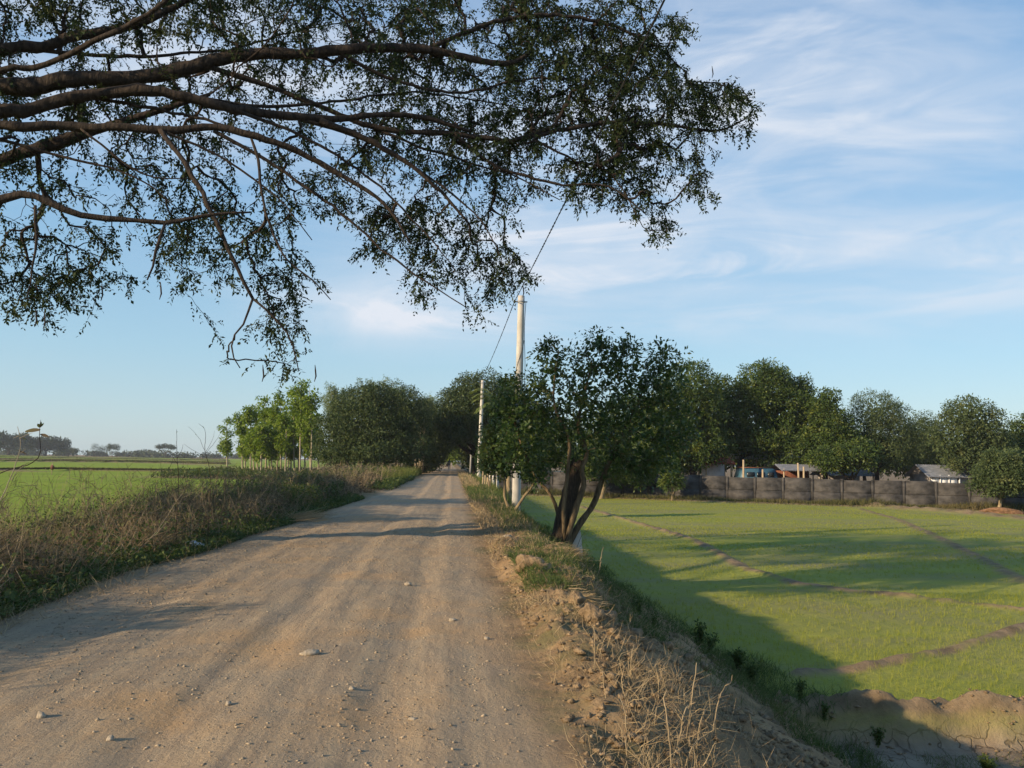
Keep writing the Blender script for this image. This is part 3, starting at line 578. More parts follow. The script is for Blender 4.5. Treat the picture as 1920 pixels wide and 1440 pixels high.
tree('pale_tree', 'pale green tree lit by the sun at the far end of the road tunnel', [(850, 842, 34, 20), (835, 852, 16, 14), (866, 852, 16, 14)], 190, (838, 876), .3, L_SAP, BARK, 5000, .6, .28, .9, .2)
tree('pale_tree', 'hazy tree beyond the road tunnel showing above its far opening', [(850, 805, 50, 34), (900, 820, 60, 40), (800, 820, 60, 40)], 240, (868, 872), .4, L_FAR, BARK, 6000, .9, .5, 1.6, .3)
# bamboo behind the mango
def bamboo(c, n, h, rad, label):
    c = np.array(c); c[2] = H(c[0], c[1]); o = empty('bamboo_clump', c, label, 'bamboo', 'bamboo behind the mango trees'); m = MB(); P = []; D = []
    for i in range(n):
        a = rng.uniform(0, 6.28); s = rng.random()**.6; out = np.array([math.cos(a), math.sin(a), 0]); hh = h * rng.uniform(.8, 1.06)
        q = c + out * .5 * s; tip = c + out * rad * s + [0, 0, hh]; pts = bez(q, q + [0, 0, hh * .95] + out * rad * .15 * s, tip, 9); m.tube(pts, np.linspace(.05, .008, 10), 4)
        L = rng.uniform(.45, 1, 70); p = np.stack([np.interp(L * 9, range(10), pts[:, k]) for k in range(3)], 1); P.append(p + rng.normal(size=p.shape) * .22); D.append(out * .5 + rdir(70) * .8 + [0, 0, -.5])
    m.build('culms', SAPB, o); l = MB(); P = np.concatenate(P); D = np.concatenate(D); P = np.repeat(P, 4, 0) + rng.normal(size=(len(P) * 4, 3)) * .12; D = np.repeat(D, 4, 0) + rdir(len(P)) * .5
    l.leaves(P, D, rdir(len(P)), .34, .06); l.build('foliage', L_BAMB, o)
for i, (a, top, hw, lb) in enumerate(((632, 738, 2.2, 'feathery pale bamboo clump showing above the left shoulder of the mango'), (700, 724, 2.4, 'feathery bamboo tips over the crest of the mango'), (745, 735, 2.2, 'loose bamboo clump above the right shoulder of the mango'), (785, 756, 2, 'low bamboo clump in the dip between the two mangoes'))):
    p = at(a, 880, 98); t_ = at(a, top, 98); bamboo(p, 26, t_[2] - H(p[0], p[1]) + .3, hw, lb)
# ------------------------------------------------------------------ plantation of slender saplings on the left
sap = [  # foot px, top py, crown half width px, crown bottom py, depth
    (426, 783, 13, 848, 150, 'small lone sapling standing apart at the far left of the plantation'),
    (455, 772, 13, 850, 128, 'leafy sapling at the left end of the plantation'), (470, 760, 15, 850, 124, 'bushy bright sapling, second from the left end of the plantation'),
    (484, 748, 16, 846, 126, 'tall rounded sapling in the left half of the plantation'), (498, 745, 15, 850, 122, 'tall sapling with a double crown in the left half of the plantation'),
    (520, 762, 14, 845, 119, 'yellow green sapling with bare lower stem'), (527, 740, 15, 838, 125, 'sapling with a narrow dark top in the middle of the plantation'), (535, 778, 15, 848, 116, 'low bright sapling in front of the middle of the plantation'),
    (553, 722, 20, 826, 118, 'sapling with a spreading dark top just under the hanging branch'), (560, 755, 17, 842, 122, 'shaded sapling behind the tallest one'), (562.5, 713, 22, 812, 112, 'tallest sapling, its top touching the hanging branch tip'),
    (583, 720, 18, 800, 111, 'tall bare stemmed sapling with a wide tuft at the top, nearest the mango'), (583.5, 790, 14, 852, 113, 'short leafy sapling at the right end of the plantation'), (545, 800, 14, 856, 121, 'half grown sapling between the taller stems'),
    (510, 800, 15, 858, 117, 'half grown bright sapling at the front of the plantation'), (477, 805, 14, 858, 119, 'half grown sapling at the left front of the plantation'), (460, 800, 12, 856, 131, 'thin sapling at the back of the left end'),
    (540, 765, 15, 846, 130, 'dark sapling in the back row of the plantation'), (505, 770, 15, 850, 132, 'sapling in the back row behind the double crown'), (572, 765, 15, 838, 129, 'shaded sapling in the back row beside the mango'), (597, 800, 13, 850, 118, 'small sapling pressed against the side of the mango'),
    (490, 790, 13, 856, 116, 'thin stemmed sapling between the two rounded ones')]
for (fx, ty, hw, by, d, lb) in sap:
    b = at(fx, 885, d); b[2] = H(b[0], b[1]); o = empty('sapling', b, lb, 'tree', 'slender plantation saplings'); s = d / F
    t = at(fx + rng.uniform(-3, 3), ty + 8, d); m = MB(); m.tube(*resample([b + [0, 0, -.1], (b + t) / 2 + [rng.normal() * .1, 0, 0], t], [.13, .10, .03], .6), 6); m.build('trunk', SAPB, o, smooth=True)
    cz = np.linspace(by, ty + 10, 6); B = blob_px([(fx + rng.uniform(-hw, hw) * .45, z, hw * rng.uniform(.45, .85) * (1 if 0 < k < 5 else .7), (by - ty) / 9) for k, z in enumerate(cz)] + [(fx + rng.uniform(-hw, hw) * .7, rng.uniform(ty + 15, by), hw * .5, (by - ty) / 12) for _ in range(2)], d)
    c = MB(); crown(c, B, 1500, .46, .20, .40, .04, .45, .75); c.build('crown', L_SAP, o)
# ------------------------------------------------------------------ orchard behind the wall, right
ORC = [
 ('orchard_tree', 'broad tree with yellow green patches just right of the roadside tree', [(1290, 740, 55, 62), (1250, 790, 62, 60), (1320, 780, 42, 62), (1290, 840, 62, 40), (1230, 850, 60, 36), (1345, 835, 28, 30)], 80, (1300, 905), .35, L_ORCH, 26000, .30, .13, .0),
 ('orchard_tree', 'dark tree filling in behind the leaning roadside tree', [(1180, 800, 70, 62), (1120, 830, 62, 50), (1060, 835, 60, 45), (1200, 860, 60, 34), (1010, 850, 50, 36)], 88, (1185, 905), .4, L_ORCH, 24000, .32, .14, .0),
 ('orchard_tree', 'slim open tree in the gap before the tallest orchard tree', [(1350, 745, 26, 44), (1362, 790, 30, 40), (1340, 800, 30, 40)], 86, (1356, 900), .22, L_ORCH, 7000, .30, .14, .2),
 ('orchard_tree', 'tallest orchard tree with a square bushy crown behind the wall', [(1430, 735, 55, 52), (1400, 770, 50, 50), (1470, 765, 55, 50), (1440, 820, 70, 42), (1510, 790, 40, 46), (1395, 825, 42, 32), (1445, 705, 34, 26), (1500, 730, 24, 22)], 84, (1372, 905), .38, L_ORCH, 34000, .31, .13, .0),
 ('orchard_tree', 'pointed dark tree right of the tallest orchard tree', [(1548, 765, 28, 34), (1555, 805, 44, 42), (1530, 845, 48, 34), (1580, 840, 40, 34)], 80, (1545, 905), .3, L_ORCH, 16000, .30, .13, .0),
 ('feathery_tree', 'feathery grey green tree with a soft rounded top in the middle of the orchard', [(1640, 775, 46, 40), (1620, 815, 50, 46), (1670, 800, 48, 42), (1650, 848, 62, 34), (1700, 820, 32, 36)], 82, (1640, 905), .3, L_FEATH, 22000, .26, .07, .0),
 ('orchard_tree', 'low dark tree overhanging the wall with bright lower leaves', [(1600, 855, 44, 26), (1560, 862, 40, 22), (1620, 850, 30, 20)], 76, (1598, 908), .22, L_ORCH, 9000, .26, .12, .0),
 ('feathery_tree', 'round hazy tree behind the grey roofed hut', [(1735, 810, 32, 34), (1720, 845, 36, 32), (1750, 845, 28, 30), (1760, 862, 30, 20)], 92, (1735, 905), .25, L_FEATH, 11000, .30, .09, .0),
 ('open_tree', 'tall open crowned tree with sky showing through at the right of the orchard', [(1815, 780, 46, 32), (1790, 820, 44, 40), (1845, 805, 46, 38), (1870, 835, 34, 34), (1800, 862, 40, 24), (1838, 850, 40, 28)], 78, (1822, 908), .28, L_FEATH, 13000, .30, .12, .45),
 ('orchard_tree', 'dark tree cut off by the right edge of the photo', [(1915, 830, 36, 34), (1890, 850, 32, 30), (1940, 820, 40, 50), (1900, 880, 34, 26), (1955, 870, 40, 40)], 84, (1920, 908), .3, L_ORCH, 14000, .30, .13, .1),
]
for (nm, lb, bl, d, bs, r0, mat, n, L, Wd, gp) in ORC: tree(nm, lb, bl, d, (bs[0], bs[1], d), r0, mat, BARK, n, L, Wd, .5, .2, gp, group='orchard trees behind the wall')
# trees seen only as a darker belt behind the orchard
for i, (a, b, hw, hh, lb) in enumerate(((1250, 850, 90, 40, 'shaded tree of the back belt behind the yellow green tree'), (1480, 848, 90, 34, 'shaded tree of the back belt behind the sheds'), (1350, 845, 80, 34, 'shaded tree of the back belt behind the blue vehicle'), (1620, 850, 90, 34, 'shaded tree of the back belt behind the feathery tree'), (1750, 855, 80, 26, 'shaded tree of the back belt behind the hut'), (1890, 850, 90, 34, 'shaded tree of the back belt at the right edge'))):
    tree('orchard_tree', lb, [(a, b, hw, hh), (a - hw * .5, b + 12, hw * .6, hh * .8), (a + hw * .5, b + 8, hw * .6, hh * .8)], 112, (a, 900, 112), .3, L_ORCH, BARK, 8000, .5, .24, .8, .3, .1, group='orchard trees behind the wall')
tree('orange_tree', 'small round pale green tree on a reddish mound in front of the wall', [(1875, 890, 46, 34), (1850, 905, 30, 24), (1900, 900, 34, 28), (1880, 865, 34, 22), (1912, 878, 24, 24)], 57, (1873, 957, 57), .14, L_FEATH, BARK2, 13000, .20, .09, .3, .12, .12)
tree('mango_sapling', 'small yellow leaved shrub tree on thin forked stems before the wall', [(1258, 885, 17, 14), (1270, 905, 14, 10), (1250, 907, 13, 11), (1262, 870, 9, 9)], 69, (1260, 934, 69), .07, L_ORCH, BARK2, 2600, .26, .09, .25, .05, .1, fork=.25)
tree('orchard_tree', 'leafy tree with a pale cut trunk foot beside the field, behind the leaning trunk', [(1130, 868, 44, 28), (1165, 880, 40, 24), (1190, 892, 26, 18), (1100, 872, 36, 26)], 71, (1127, 932, 71), .28, L_ORCH, BARK2, 12000, .24, .11, .4, .15, 0, group='orchard trees behind the wall', fork=.7)
# ------------------------------------------------------------------ second tree outside the left edge, whose shade crosses the road
def off_tree():
    b = np.array([-20., 22., 0]); b[2] = H(b[0], b[1]); o = empty('rain_tree', b, 'spreading tree in the left field just outside the photo, throwing shade over the road', 'tree')
    t = MB(); tg = [b + np.array(v) for v in ((-3, 0, 6), (2.2, 1, 6.5), (0, 3, 7), (1, -3, 6), (-2, 3, 6.5))]; limb_set(t, b, tg, .4); t.build('trunk', BARK, o)
    c = MB(); crown(c, [(b + np.array(v), (2.3, 2.3, 1.1)) for v in ((-2.5, 0, 6), (1.8, 1, 5.2), (0, 3.2, 5.4), (2.5, -3.6, 5), (3.4, -6.5, 5.4), (-2, 2.8, 7), (0, 0, 7.4), (1.2, 5.5, 5.4), (-1, 8, 6), (-3, 9.5, 5.2), (.5, -1, 4.6))], 30000, .3, .13, .5, .1, .3, .4); c.build('crown', L_RAIN, o)
off_tree()
def off_shrub():
    b = np.array([-8.3, 5.6, 0]); b[2] = H(b[0], b[1]); o = empty('shrub', b, 'tall loose shrub on the left verge just outside the photo', 'shrub')
    t = MB(); tg = [b + np.array(v) for v in ((-.6, 0, 1.6), (.5, .4, 1.8), (.1, -.7, 1.5), (.2, 1.4, 1.5), (0, .2, 2.3))]; limb_set(t, b, tg, .05); t.build('stem', BARK, o)
    c = MB(); crown(c, [(q, (.75, .8, .55)) for q in tg], 9000, .10, .05, .2, .1, .3, .3); c.build('foliage', L_BUSH, o)
off_shrub()
#@@PART3
# ------------------------------------------------------------------ roadside trees on the right bank
def roadside_tree():
    b = at(1052, 1022, 19.0); b[2] = H(b[0], b[1]) - .05
    o = empty('roadside_tree', b, 'dense leafy tree on the right bank with a thick dark leaning trunk', 'tree')
    d0 = 19.0; P = lambda L: np.array([at(a, c, d0 + (e[0] if e else 0)) for a, c, *e in L])
    m = MB(); pts = P([(1044, 1036), (1052, 1000), (1062, 955), (1074, 905), (1084, 870), (1088, 862)])
    pts, rr = resample(pts, [.29, .20, .185, .175, .165, .12], .12); m.tube(pts + rng.normal(size=pts.shape) * .006, rr * (1 + .05 * rng.normal(size=len(rr))), 22, flute=.085)
    m.build('trunk', BARKB, o)
    mains = []
    def st(L, r): mains.append((P(L), [q / F * d0 for q in r]))
    st([(1062, 1028, -.25), (1070, 985, -.3), (1082, 945, -.3), (1094, 910, -.3), (1090, 880, -.3), (1100, 850, -.2), (1085, 800, 0), (1095, 740, 0), (1110, 680, 0)], [6.5, 6, 5.5, 5, 4.5, 4, 3.5, 2.5, 1.2])
    st([(1064, 1026, .1), (1085, 985, .2), (1112, 945, .3), (1128, 900, .3), (1150, 850, .4), (1180, 790, .5), (1210, 720, .5)], [6.5, 6, 5.5, 5, 4, 3, 1.5])
    st([(1052, 1020, .3), (1045, 960, .5), (1030, 925, .5), (1005, 895, .6), (985, 850, .6), (965, 790, .6), (955, 740, .6)], [4, 3.6, 3.2, 3, 2.6, 2.2, 1.2])
    st([(1060, 1024, -.1), (1056, 960, -.4), (1064, 880, -.4), (1066, 820, -.4), (1040, 760, -.4), (1040, 705, -.2), (1048, 660, -.1)], [4, 4, 3.5, 3, 2, 1.2, .6])
    bl = [(1150, 730, 88, 78), (1062, 735, 80, 82), (1000, 745, 58, 46), (1110, 800, 110, 70), (1190, 815, 85, 78), (985, 800, 55, 58), (1200, 882, 48, 36), (1030, 690, 36, 42), (1120, 670, 50, 40), (1230, 760, 48, 70), (1180, 690, 60, 44), (1040, 830, 60, 50), (1150, 870, 46, 34), (945, 760, 26, 26), (950, 840, 34, 44), (1000, 880, 34, 22), (1255, 705, 40, 44), (1270, 790, 42, 60), (1235, 860, 50, 34), (1120, 640, 22, 16), (1165, 648, 26, 18), (1240, 655, 24, 18), (1030, 648, 20, 20), (960, 715, 22, 18)]
    B = blob_px(bl, d0 + .2, .85); A = []
    for c, r in B:
        k = max(9, int(r[0] * r[2] * 50)); A.append(c + rdir(k) * rng.random((k, 1))**.33 * np.array(r) * rng.uniform(.95, 1.18, (k, 1)))
    A = np.concatenate(A); t = MB(); paths = grow(t, mains, A, bf=.25, step=.10, rt=.0035, pw=.44, jit=.01, curve=.4, rmax=.03, kmin=3)
    t.build('branches', BARKM, o, smooth=True)
    l = MB(); PP = []; DD = []
    for p in paths:
        for k in range(15):
            i = rng.integers(max(0, len(p) - 4), len(p)); PP.append(p[i] + rng.normal(size=3) * .055); DD.append(unit(unit(p[-1] - p[-2]) * .5 + rng.normal(size=3) * .7 + [0, 0, -.15]))
    PP = np.array(PP); DD = np.array(DD); l.leaves(PP, DD, rdir(len(PP)) + [0, 0, .9], .115 * rng.uniform(.6, 1.2, len(PP)), .052 * rng.uniform(.7, 1.2, len(PP)))
    crown(l, B, 7500, .11, .052, .17, .2, .3, .6)
    l.build('crown', L_BUSH, o)
    s = MB(); k = 26; a = rng.uniform(0, 6.28, k); q = b + np.stack([np.cos(a) * .3 + .12, np.sin(a) * .25 - .1, np.full(k, .05)], 1)
    s.blades(q, np.stack([np.cos(a) * .5, np.sin(a) * .4, np.ones(k)], 1), rdir(k) * .4, rng.uniform(.3, .8, k), .012); s.build('suckers', L_TWIG, o)
roadside_tree()
def small_tree(lb, base, d, stems, bl, n, grp=None, L=.11):
    b = at(base[0], base[1], d); b[2] = H(b[0], b[1]); o = empty('small_tree', b, lb, 'tree', grp)
    mains = [(np.vstack([b - [0, 0, .1], [at(a, c, d) for a, c in s]]), list(np.linspace(.055, .012, len(s) + 1))) for s in stems]
    B = blob_px(bl, d, .9); A = np.concatenate([c + rdir(26) * rng.random((26, 1))**.4 * np.array(r) for c, r in B])
    t = MB(); paths = grow(t, mains, A, bf=.25, step=.16, rt=.004, pw=.45, jit=.015, rmax=.03); t.build('branches', BARK2, o, smooth=True)
    l = MB(); P = np.concatenate([np.repeat(p[-3:], 4, 0) for p in paths]); P = P + rng.normal(size=P.shape) * .06; l.leaves(P, rdir(len(P)) + [0, 0, -.3], rdir(len(P)) + [0, 0, .8], L, L * .45)
    crown(l, B, n, L, L * .45, .24, .2, .3, .15); l.build('crown', L_BUSH, o)
small_tree('bushy small tree on twin pale stems on the right bank, screening the near concrete pole', (960, 956), 26.5, [[(946, 930), (946, 895), (935, 850), (925, 800)], [(983, 930), (1000, 905), (990, 870), (975, 800)]],
    [(925, 835, 24, 40), (955, 805, 38, 46), (915, 870, 20, 18), (985, 850, 40, 34), (1000, 890, 28, 18), (960, 760, 30, 30), (940, 880, 26, 16)], 9000)
small_tree('low leafy bush on thin dark stems beside the leaning posts, before the second pole', (918, 905), 44, [[(915, 880), (925, 850)], [(922, 880), (940, 840)]],
    [(912, 845, 14, 26), (930, 830, 26, 34), (948, 850, 24, 28), (925, 865, 22, 16), (905, 872, 9, 9)], 5000, L=.15)
# ------------------------------------------------------------------ coconut palm behind
def palm():
    b = at(955, 900, 58); b[2] = H(b[0], b[1]); o = empty('coconut_palm', b, 'young coconut palm with yellowish fronds between the two concrete poles', 'palm')
    top = at(942, 768, 58); t = MB(); t.tube(*resample([b - [0, 0, .1], (b + top) / 2 + [.15, 0, 0], top], [.20, .14, .13], .4), 9); t.build('trunk', BARK2, o, smooth=True)
    for i in range(15):
        a = i * 2.4 + rng.uniform(-.3, .3); el = rng.uniform(-.1, 1.1); ln = rng.uniform(1.9, 2.7); dh = np.array([math.cos(a), math.sin(a) * .9, 0])
        c = top + dh * ln * .5 + [0, 0, ln * (.25 + .55 * el)]; e = top + dh * ln * .95 + [0, 0, ln * (-.35 + .75 * el)]; r = bez(top, c, e, 12)
        m = MB(); m.tube(r, np.linspace(.03, .006, 13), 4); T = unit(np.gradient(r, axis=0)); S = unit(np.cross(T, [0, 0, 1.])); n = 46
        s = np.linspace(.1, 1, n) * 12; P = np.stack([np.interp(s, range(13), r[:, k]) for k in range(3)], 1); Tt = unit(np.stack([np.interp(s, range(13), T[:, k]) for k in range(3)], 1)); Ss = unit(np.cross(Tt, [0, 0, 1.]))
        for sg in (-1, 1): m.leaves(P, Tt * .7 + Ss * sg + [0, 0, -.45] + rng.normal(size=P.shape) * .08, np.cross(Tt, Ss), .62 * np.sin(np.linspace(.5, 2.9, n)) + .1, .045)
        m.build('frond', L_PALM, o)
palm()
# ------------------------------------------------------------------ concrete poles and the cable
def pole(lb, d, base, top, r0, r1, detail=True):
    b = at(base[0], base[1], d); tp = at(top[0], top[1], d); b = b + 0.0; b[2] = min(b[2], H(b[0], b[1])) - .15
    o = empty('utility_pole', b, lb, 'utility pole', 'concrete poles along the right verge')
    m = MB(); p, r = resample([b, (b + tp) / 2, tp], [r0, (r0 + r1) / 2, r1], .8); m.tube(p, r, 20); m.build('shaft', CONC, o, smooth=False)
    ax = (tp - b) / np.linalg.norm(tp - b)
    k = MB(); q = tp - ax * .22; k.tube([q - ax * .035, q + ax * .035], [r1 + .016] * 2, 20); k.box(q + [-r1 - .07, 0, 0], (.14, .05, .05)); k.box(q + [r1 + .05, 0, 0], (.12, .04, .04)); k.build('clamp', METALG, o)
    i = MB(); q2 = q + [-r1 - .13, -.02, .0]; i.tube([q2 - [0, 0, .06], q2 - [0, 0, .02], q2 + [0, 0, .02], q2 + [0, 0, .06]], [.03, .05, .03, .04], 10); i.build('insulator', CONCD, o)
    if detail:
        c = MB(); a = np.linspace(0, 1, 30); q = b + (tp - b) * (.97 - .55 * a)[:, None] + np.stack([(r1 + .05) * np.ones(30) - .03 * np.sin(a * 8), -.05 * np.ones(30), 0 * a], 1); c.tube(q, .012, 5)
        a = np.linspace(0, 1, 24); q = b + (tp - b) * (.80 - .16 * a)[:, None] + np.stack([(r1 + .02) * np.cos(a * 3.0 + .2), -(r1 + .02) * np.sin(a * 3.0 + .2), 0 * a], 1); c.tube(q, .008, 4); c.build('stay_wire', WIRE, o)
    return q2
w2 = pole('distant slim concrete pole by the mango tree, cable running to its top', 68, (897, 906), (905, 713), .17, .125, False)
w1 = pole('near tall pale concrete pole standing behind the bushes on the bank', 30.8, (967, 972), (977.5, 555), .165, .125)
def next_pole():
    b = np.array([3.0, -16, -.6]); o = empty('utility_pole', b, 'concrete pole behind the viewer that carries the cable on', 'utility pole', 'concrete poles along the right verge')
    m = MB(); m.tube([b, b + [0, 0, 8.4]], [.17, .12], 16); m.build('shaft', CONC, o); return b + np.array([-.2, 0, 8.2])
w0 = next_pole()
def cable():
    m = MB(); pts = []
    for a, b, sag in ((w2, w1, .25), (w1, w0, .30)):
        t = np.linspace(0, 1, 90)[:-1] if b is w1 else np.linspace(0, 1, 160); pts.append(a + (b - a) * t[:, None] - np.array([0, 0, 1.]) * (4 * sag * t * (1 - t))[:, None])
    p = np.concatenate(pts); s = np.concatenate([[0], np.cumsum(np.linalg.norm(np.diff(p, axis=0), axis=1))]); a = s * 9
    for ph in (0, math.pi): m.tube(p + .013 * np.stack([np.cos(a + ph), 0 * a, np.sin(a + ph)], 1), .011, 4)
    o = m.build('power_cable', WIRE, loc=w1); tag(o, 'twisted black cable strung from pole to pole over the right verge', 'cable')
cable()
def transformer_pole():
    b = at(882, 886, 98); b[2] = H(b[0], b[1]); o = empty('utility_pole', b, 'short grey pole with a transformer and a thin mast at the tunnel mouth', 'utility pole')
    t = at(884, 840, 98); m = MB(); m.tube([b - [0, 0, .2], t], [.14, .11], 12); m.build('shaft', METALG, o)
    k = MB(); k.tube([t - [-.2, 0, .25], t + [.2, 0, .28]], [.19, .19], 14); k.tube([t - [.28, 0, .1], t + [-.28, 0, .25]], [.10, .10], 10); k.build('transformer', METALG, o)
    k = MB(); k.box(t + [0, 0, .42], (.9, .09, .09)); k.build('crossarm', METALG, o); k = MB(); k.tube([t, t + [0, 0, 1.5]], [.03, .02], 6); k.build('mast', METALG, o)
    for x in (-.35, 0, .35):
        k = MB(); q = t + [x, 0, .47]; k.tube([q, q + [0, 0, .06], q + [0, 0, .12]], [.03, .06, .03], 8); k.build('insulator', CONCD, o)
transformer_pole()
for i, (a, c, tx, ty, d, lb) in enumerate(((904, 913, 906, 878, 48, 'leftmost of the leaning wooden posts by the roadside bush'), (908, 915, 910, 880, 48.5, 'middle one of the leaning wooden posts by the roadside bush'), (911, 916, 915, 882, 47.5, 'rightmost of the leaning wooden posts by the roadside bush'))):
    b = at(a, c, d); t = at(tx, ty, d); b[2] = H(b[0], b[1]) - .1; m = MB(); m.tube(*resample([b, (b + t) / 2 + [.03, 0, 0], t], [.06, .05, .045], .2), 7); o = m.build('wooden_post', WOODP, loc=b); tag(o, lb, 'post', 'wooden posts on the right verge')
for i, (a, d, lb) in enumerate(((919, 55, 'pale concrete fence post nearest the leaning wooden posts'), (925, 52, 'pale concrete fence post between the bushes'), (933, 49, 'pale wide fence post nearest the small tree'))):
    b = at(a, 900, d); b[2] = H(b[0], b[1]); m = MB(); m.box(b + [0, 0, .6], (.14, .14, 1.4)); m.box(b + [0, 0, 1.32], (.19, .19, .05)); o = m.build('fence_post', CONC, loc=b); tag(o, lb, 'fence post', 'pale fence posts on the right verge')
b = at(1071, 1016, 19.9); b[2] = H(b[0], b[1]); m = MB(); M3 = np.array(Matrix.Rotation(R(6), 3, 'Y')); m.box(b + [0.05, 0, .22], (.38, .32, .62), M=M3); m.box(b + [.05, 0, .56], (.30, .26, .05), M=M3)
tag(m.build('concrete_block', CONC, loc=b), 'small pale concrete marker block at the foot of the leaning trunk', 'concrete block')
# ------------------------------------------------------------------ the long concrete wall
def wall():
    u = unit(np.array([1, -.505, 0.])); a = math.atan2(u[1], u[0]); s0 = np.array([3.2, 77 + 4.2 * .505, 0]); o = empty('concrete_wall', s0 - [0, 0, 1.5], 'long weathered grey block wall with pilasters closing the far side of the field', 'wall')
    n = 24; st = 2.25; nn = np.array([u[1], -u[0], 0.]) * -1
    if nn[1] > 0: nn = -nn
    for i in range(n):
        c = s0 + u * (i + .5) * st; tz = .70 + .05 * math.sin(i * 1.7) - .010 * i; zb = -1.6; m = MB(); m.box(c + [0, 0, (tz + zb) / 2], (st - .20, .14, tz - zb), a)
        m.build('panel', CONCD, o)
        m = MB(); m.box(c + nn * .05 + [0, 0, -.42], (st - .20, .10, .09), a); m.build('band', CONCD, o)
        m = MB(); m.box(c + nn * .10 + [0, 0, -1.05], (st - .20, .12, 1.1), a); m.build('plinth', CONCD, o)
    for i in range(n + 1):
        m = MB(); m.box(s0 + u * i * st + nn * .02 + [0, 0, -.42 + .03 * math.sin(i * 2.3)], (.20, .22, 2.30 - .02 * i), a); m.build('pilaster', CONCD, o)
wall()
g = at(1873, 955, 57); g[2] = H(g[0], g[1]); m = MB(); lump(m, g + [0, 0, .05], (1.3, 1.0, .34), 33, .9, sub=3)
tag(m.build('earth_mound', simple('red_earth', (.13, .075, .045), (.22, .13, .08), 5, .95, .03), loc=g), 'low reddish earth mound round the foot of the small tree by the wall', 'mound')
# ------------------------------------------------------------------ things behind the wall
ROOFG = simple('roof_grey', (.16, .17, .19), (.26, .27, .30), 3, .6, .01); ROOFP = simple('roof_pale', (.45, .46, .46), (.62, .62, .60), 3, .6); ROOFR = simple('roof_red', (.26, .06, .04), (.38, .09, .05), 3, .7)
WALLG = simple('wall_plaster', (.20, .18, .17), (.32, .29, .27), 2, .9); WHITEP = simple('white_paint', (.60, .60, .60), (.78, .78, .78), 3, .6); BLUEP = simple('blue_paint', (.03, .075, .11), (.045, .11, .16), 2, .4); BLUEL = simple('pale_blue', (.25, .50, .62), (.35, .62, .72), 2, .5)
DARKG = simple('dark_glass', (.02, .025, .03), (.03, .035, .04), 2, .15); THATCH = simple('thatch', (.30, .24, .16), (.45, .38, .27), 6, .95, .03); REDO = simple('orange_red', (.12, .05, .035), (.20, .08, .05), 3, .7)
CORR = None
def gable(o, c, w, l, zt, rise, mat, name='roof', over=.3, rz=0):
    """ridge along x"""
    n = 40; m = MB(); x = np.linspace(-w / 2 - over, w / 2 + over, n); z = .02 * np.where(np.arange(n) % 2, 1, -1)
    for sg in (-1, 1):
        e0 = np.stack([x, np.full(n, sg * (l / 2 + over)), z - over * rise / (l / 2)], 1); e1 = np.stack([x, np.full(n, sg * .01), z + rise], 1)
        v = np.concatenate([e0, e1, e0 - [0, 0, .05], e1 - [0, 0, .05]]); i = np.arange(n - 1)
        m.add(v + np.array(c) + [0, 0, zt], np.concatenate([np.stack([i, i + 1, i + n + 1, i + n], 1), np.stack([i + 2 * n, i + 3 * n, i + 3 * n + 1, i + 2 * n + 1], 1)]))
    return m.build(name, mat, o)
def hut():
    d = 80; c = at(1760, 905, d); g = -1.5; c[2] = g; o = empty('hut', c, 'low grey gabled hut with pale shutters behind the wall', 'house')
    m = MB(); m.box(c + [0, 0, 1.25], (3.9, 3.6, 2.5)); 
    m.add(np.array([[sx * 1.95, y, z] for sx in (-1, 1) for y, z in ((-1.8, 2.5), (1.8, 2.5), (0, 3.35))]) + c, None, [[0, 2, 1], [3, 4, 5]]); m.build('wall', WALLG, o)
    gable(o, c, 3.9, 3.6, 2.5, .95, ROOFG, over=.45)
    for i, x in enumerate((-1.5, -.55, .35)):
        f = MB(); f.box(c + [x, -1.86, 1.75], (.78, .08, 1.0)); w_ = f.build('window', WHITEP, o)
        p = MB(); p.box(c + [x, -1.91, 2.12], (.6, .05, .22)); p.build('opening', DARKG, w_)
    for x in (-1.0, -.1, .95): f = MB(); f.box(c + [x, -1.93, 1.7], (.12, .12, 1.5)); f.build('post', WHITEP, o)
    f = MB(); f.box(c + [1.97, 0, 3.0], (.05, .5, .35)); f.build('vent', WHITEP, o)
hut()
def shed(c, w, l, h, mat, lb, walls=None, name='shed', cat='shed'):
    c = np.array(c); c[2] = -1.5; o = empty(name, c, lb, cat); gable(o, c, w, l, h, .5, mat)
    for sx in (-1, 1):
        for sy in (-1, 1): m = MB(); m.tube([c + [sx * w / 2, sy * l / 2, -.1], c + [sx * w / 2, sy * l / 2, h + .05]], .07, 8); m.build('post', WOODP, o)
    if walls: m = MB(); m.box(c + [0, l * .3, h / 2], (w * .9, .1, h * .9)); m.build('back_wall', walls, o)
    return o
shed(at(1492, 880, 79), 3.6, 3, 2.75, ROOFG, 'open shed with a sloping grey roof behind the wall, left of the pointed tree', REDO)
shed(at(1478, 868, 88), 3.2, 3, 4.1, THATCH, 'thatched shed whose tan roof shows above the grey shed', None)
shed(at(1341, 880, 82), 2.6, 2.4, 3.3, ROOFR, 'small shed with a red roof behind the wall, left of the blue vehicle', WHITEP)
shed(at(1402, 870, 86), 2.8, 2.4, 3.9, ROOFP, 'white roofed shelter standing behind the blue vehicle', None)
shed(at(1580, 890, 84), 5, 3, 2.3, ROOFG, 'long low dark shed behind the wall under the feathery tree', WALLG)
